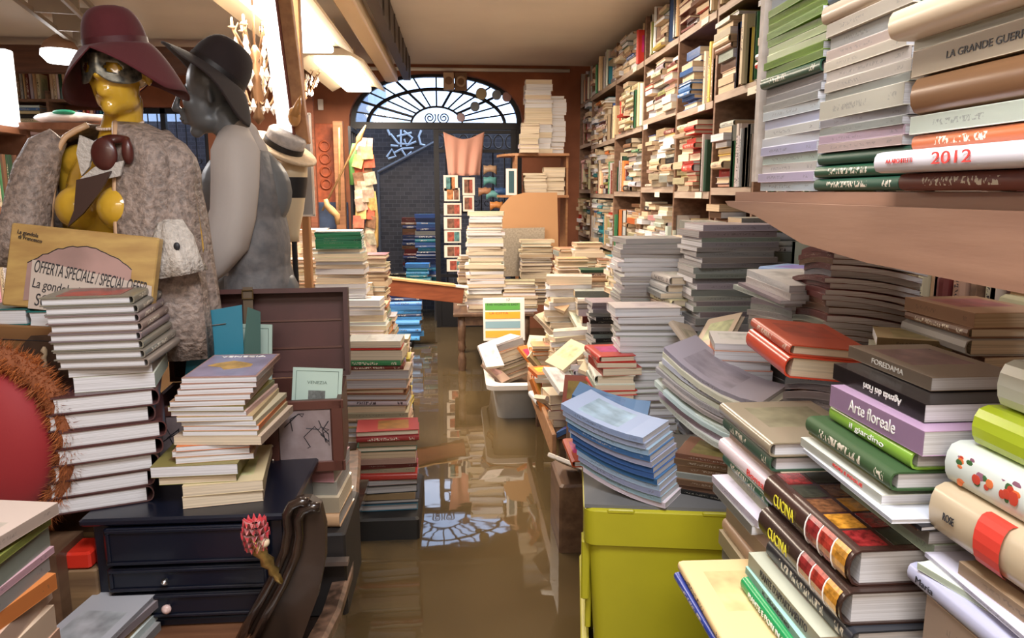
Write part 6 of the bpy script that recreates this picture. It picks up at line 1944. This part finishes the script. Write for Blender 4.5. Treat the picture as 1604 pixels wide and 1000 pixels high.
hst = empty('hat_stand', (stn.x, TY + .02, 0), 0, 'cream tapering stand with a black band under the straw boater', 'stand')
zq = stn.z
MB().lathe([(.02, zq - .33), (.022, zq - .30), (.045, zq - .20), (.062, zq - .10), (.068, zq - .05), (.070, zq - .01), (.05, zq + .01), (.0, zq + .015)], n=28).build('head_form', mat('cream_lacquer', (.72, .58, .38), .35), hst, True)
MB().lathe([(.0555, zq - .145), (.0635, zq - .10), (.0685, zq - .060)], n=28, cap=False).build('black_band', mat('black_satin', (.012, .012, .015), .4), hst, True)
MB().tube([(0, 0, zq - .33), (0, 0, .0)], .012, 8).lathe([(.14, -.1), (.14, .02), (.02, .04)], (0, 0, 0), 24).build('pole', iron, hst)
wl = P(465, 192, 3.12)
o = MB().ellip((0, 0, 0), (.026, .02, .040)).tube([(.0, 0, .0), (.020, 0, .055), (.030, 0, .085)], [.024, .012, .002], 10).build('pointed_wood_ornament', mat('orange_lacquered_wood', (.58, .28, .09), .3, coat=.4), None, True)
o.location = P(461, 183, 3.14); tag(o, 'pointed orange wooden ornament above the straw boater', 'ornament')

# chandeliers


def chandelier(p, s, label):
    r = empty('chandelier', p, 0, label, 'chandelier')
    gold = mat('dull_brown_gilt', (.22, .12, .06), .45, metal=.5)
    dr = mat('pale_crystal', (.85, .80, .74), .08, coat=1)
    top = (HC - p.z)
    st = MB().tube([(0, 0, 0), (0, 0, top)], .006 * s, 6)
    st.lathe([(.005, -.20), (.03, -.17), (.012, -.12), (.035, -.07), (.02, 0), (.04, .05), (.014, .10), (.03, .14), (.008, .18)], n=14, M=Matrix.Scale(s, 4))
    st.build('stem', gold, r, True)
    for tier, (z0, R, n) in enumerate(((-.06, .17, 8), (.10, .10, 6))):
        for k in range(n):
            a = 2 * math.pi * (k + .3 * tier) / n
            c_, sn = math.cos(a), math.sin(a)
            pts = [(c_ * R * t * s, sn * R * t * s, (z0 + .06 * math.sin(t * 4.8) * -1 + .09 * t * t) * s) for t in [i / 8 for i in range(9)]]
            am = MB().tube(pts, [.006 * s] * 9, 6).build('arm', gold, r, True)
            e = Vector(pts[-1])
            MB().lathe([(.004, 0), (.018, .006), (.020, .010), (.006, .012), (.006, .05), (.0, .055)], e, 10, None).build('candle_cup', mat('cream_lacquer', (.72, .58, .38), .35), am, True)
            for q in range(3):
                v = Vector(pts[4 + 2 * q - (q > 1)])
                MB().lathe([(.0, -.075 * s), (.015 * s, -.048 * s), (.005 * s, -.012 * s), (.0, 0)], v, 6).build('crystal_drop', dr, am)
            if tier:
                MB().tube([(c_ * R * .5 * s, sn * R * .5 * s, .16 * s), (c_ * R * .9 * s, sn * R * .9 * s, .24 * s), (c_ * R * .7 * s, sn * R * .7 * s, .28 * s), (c_ * R * .6 * s, sn * R * .6 * s, .25 * s)], [.006, .008, .004, .002], 5).build('leaf_scroll', gold, r, True)
    return r


chandelier(P(402, 130, 3.9), 1.0, 'gilt chandelier with crystal drops hanging behind the grey figure')
chandelier(P(476, 128, 6.3), .75, 'smaller gilt chandelier hanging beyond the post near the far wall')

# ------------------------------------------------------------------ left room bookcases
lb1 = empty('bookcase', (-2.05, 2.64, 0), 0, 'brown open bookcase at the left edge with white cards and red books', 'bookcase')
bwd = wood('warm_brown_case', (.30, .13, .07), (.20, .08, .04), .5, 3, (6, 1, 6))
for z in (.5, 1.0, 1.42, 1.76): MB().box((0, 0, z), (.30, 1.74, .03), bev=.003).build('shelf', bwd, lb1)
for y in (-.88, .30, .88): MB().box((0, y, .80), (.302, .03, 1.97), bev=.003).build('upright', bwd, lb1)
MB().box((-.155, 0, .8), (.01, 1.78, 1.95)).build('back_panel', bwd, lb1)
rq = random.Random(6)
for z, zh in ((1.016, .36), (1.436, .30), (.516, .44)):
    y = 1.80
    while y < 3.46:
        if 2.90 < y < 2.96: y = 2.97
        t = rq.uniform(.012, .035)
        c = rq.choice(['red', 'white', 'white', 'cream', 'brown', 'green', 'rose pink', 'white', 'dark green'])
        M = frame((-1.93 - .075, y + t, z + .0005 + .11), (-1, 0, 0), (0, 0, 1))
        if rq.random() < .85:
            book(frame((-1.93 - .075, y, z + .0005 + .11), (-1, 0, 0), (0, 0, 1)), HB, .15, .22, t, c, 'white', f'{c} book standing in the left bookcase, {"upper" if z > 1.3 else "lower"} row, {ORD[int((y-1.6)/.045)]} along', 'books standing in the left bookcase', rng=rq)
        y += t + .002
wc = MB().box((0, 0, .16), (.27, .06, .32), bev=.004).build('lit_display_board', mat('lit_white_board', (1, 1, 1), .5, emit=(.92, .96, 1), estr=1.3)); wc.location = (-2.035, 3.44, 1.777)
tag(wc, 'glowing white display board on top of the left bookcase', 'board')
tp2 = MB().box((0, 0, .21), (.16, .012, .42)).build('teal_board', mat('teal_board', (.02, .16, .24), .5)); tp2.location = (-2.08, 3.38, 1.777)
tag(tp2, 'teal board standing before the glowing white board', 'board')
bagp = P(108, 186, 3.6)
bg = blob('plastic_bag', [('e', bagp, (.15, .10, .03)), ('e', bagp + Vector((.12, 0, .0)), (.10, .08, .02))], mat('white_plastic_film', (.78, .80, .80), .3, coat=.3, bump=.4, nscale=12), None, .01)
tag(bg, 'crumpled white plastic bag on the shelf behind the yellow shoulder', 'bag')
gsc = MB().ellip(bagp + Vector((.02, -.08, .02)), (.05, .02, .012)).build('green_cloth_scrap', mat('emerald_cloth', (.02, .30, .18), .5), None, True); tag(gsc, 'small green cloth scrap lying on the white plastic bag', 'cloth')
o = MB().box((0, 0, 0), (.40, .3, .03)).build('bag_shelf', bwd); o.location = bagp + Vector((.04, 0, -.045)); tag(o, 'brown board holding the white plastic bag', 'shelf')
o = MB().box((0, 0, 0), (.05, .05, bagp.z + .10)).build('bag_shelf_post', bwd); o.location = (bagp.x + .04, bagp.y, (bagp.z - .22) / 2); tag(o, 'brown post under the board with the white bag', 'post')
lb2 = empty('bookcase', (-3.9, 7.75, 0), 0, 'dark bookcase against the far wall at the back of the left room', 'bookcase')
for z in (.3, .8, 1.25, 1.66, 2.02, 2.36): MB().box((0, 0, z), (1.1, .30, .025)).build('shelf', shelfwood, lb2)
for x in (-.56, 0.0, .56): MB().box((x, 0, 1.15), (.025, .302, 2.6)).build('upright', shelfwood, lb2)
for z in (.3125, .8125, 1.2625, 1.6725, 2.0325, 2.3725):
    for side in (-4.44, -3.885):
        x = side
        while x < side + .42:
            if rq.random() < .5:
                h = z + .0005
                for k in range(rq.randint(4, 9)):
                    t = rq.uniform(.02, .04)
                    if h + t > z + .30: break
                    book(Matrix.Translation((x + .11, 7.72, h)) @ Matrix.Rotation(math.radians(90), 4, 'Z'), HB, .15, .21, t, rq.choice(OLD), 'old', 'book in the far left bookcase pile', 'books in the far left bookcase', rng=rq)
                    h += t + .0006
                x += .225
            else:
                for k in range(5):
                    t = rq.uniform(.02, .035)
                    book(frame((x, 7.72, z + .0005 + .12), (0, 1, 0), (0, 0, 1)), HB, .15, .24, t, rq.choice(OLD + ['navy', 'blue']), 'old', 'book standing in the far left bookcase', 'books in the far left bookcase', rng=rq)
                    x += t + .001
                x += .01
o = MB().box((-3.2, 6.9, 2.62), (2.8, .12, .22)).build('ceiling_beam', wood('dark_brown_beam', (.14, .06, .035), (.09, .04, .025), .6)); tag(o, 'dark brown ceiling beam over the far left bookcase', 'beam')

flush_books()
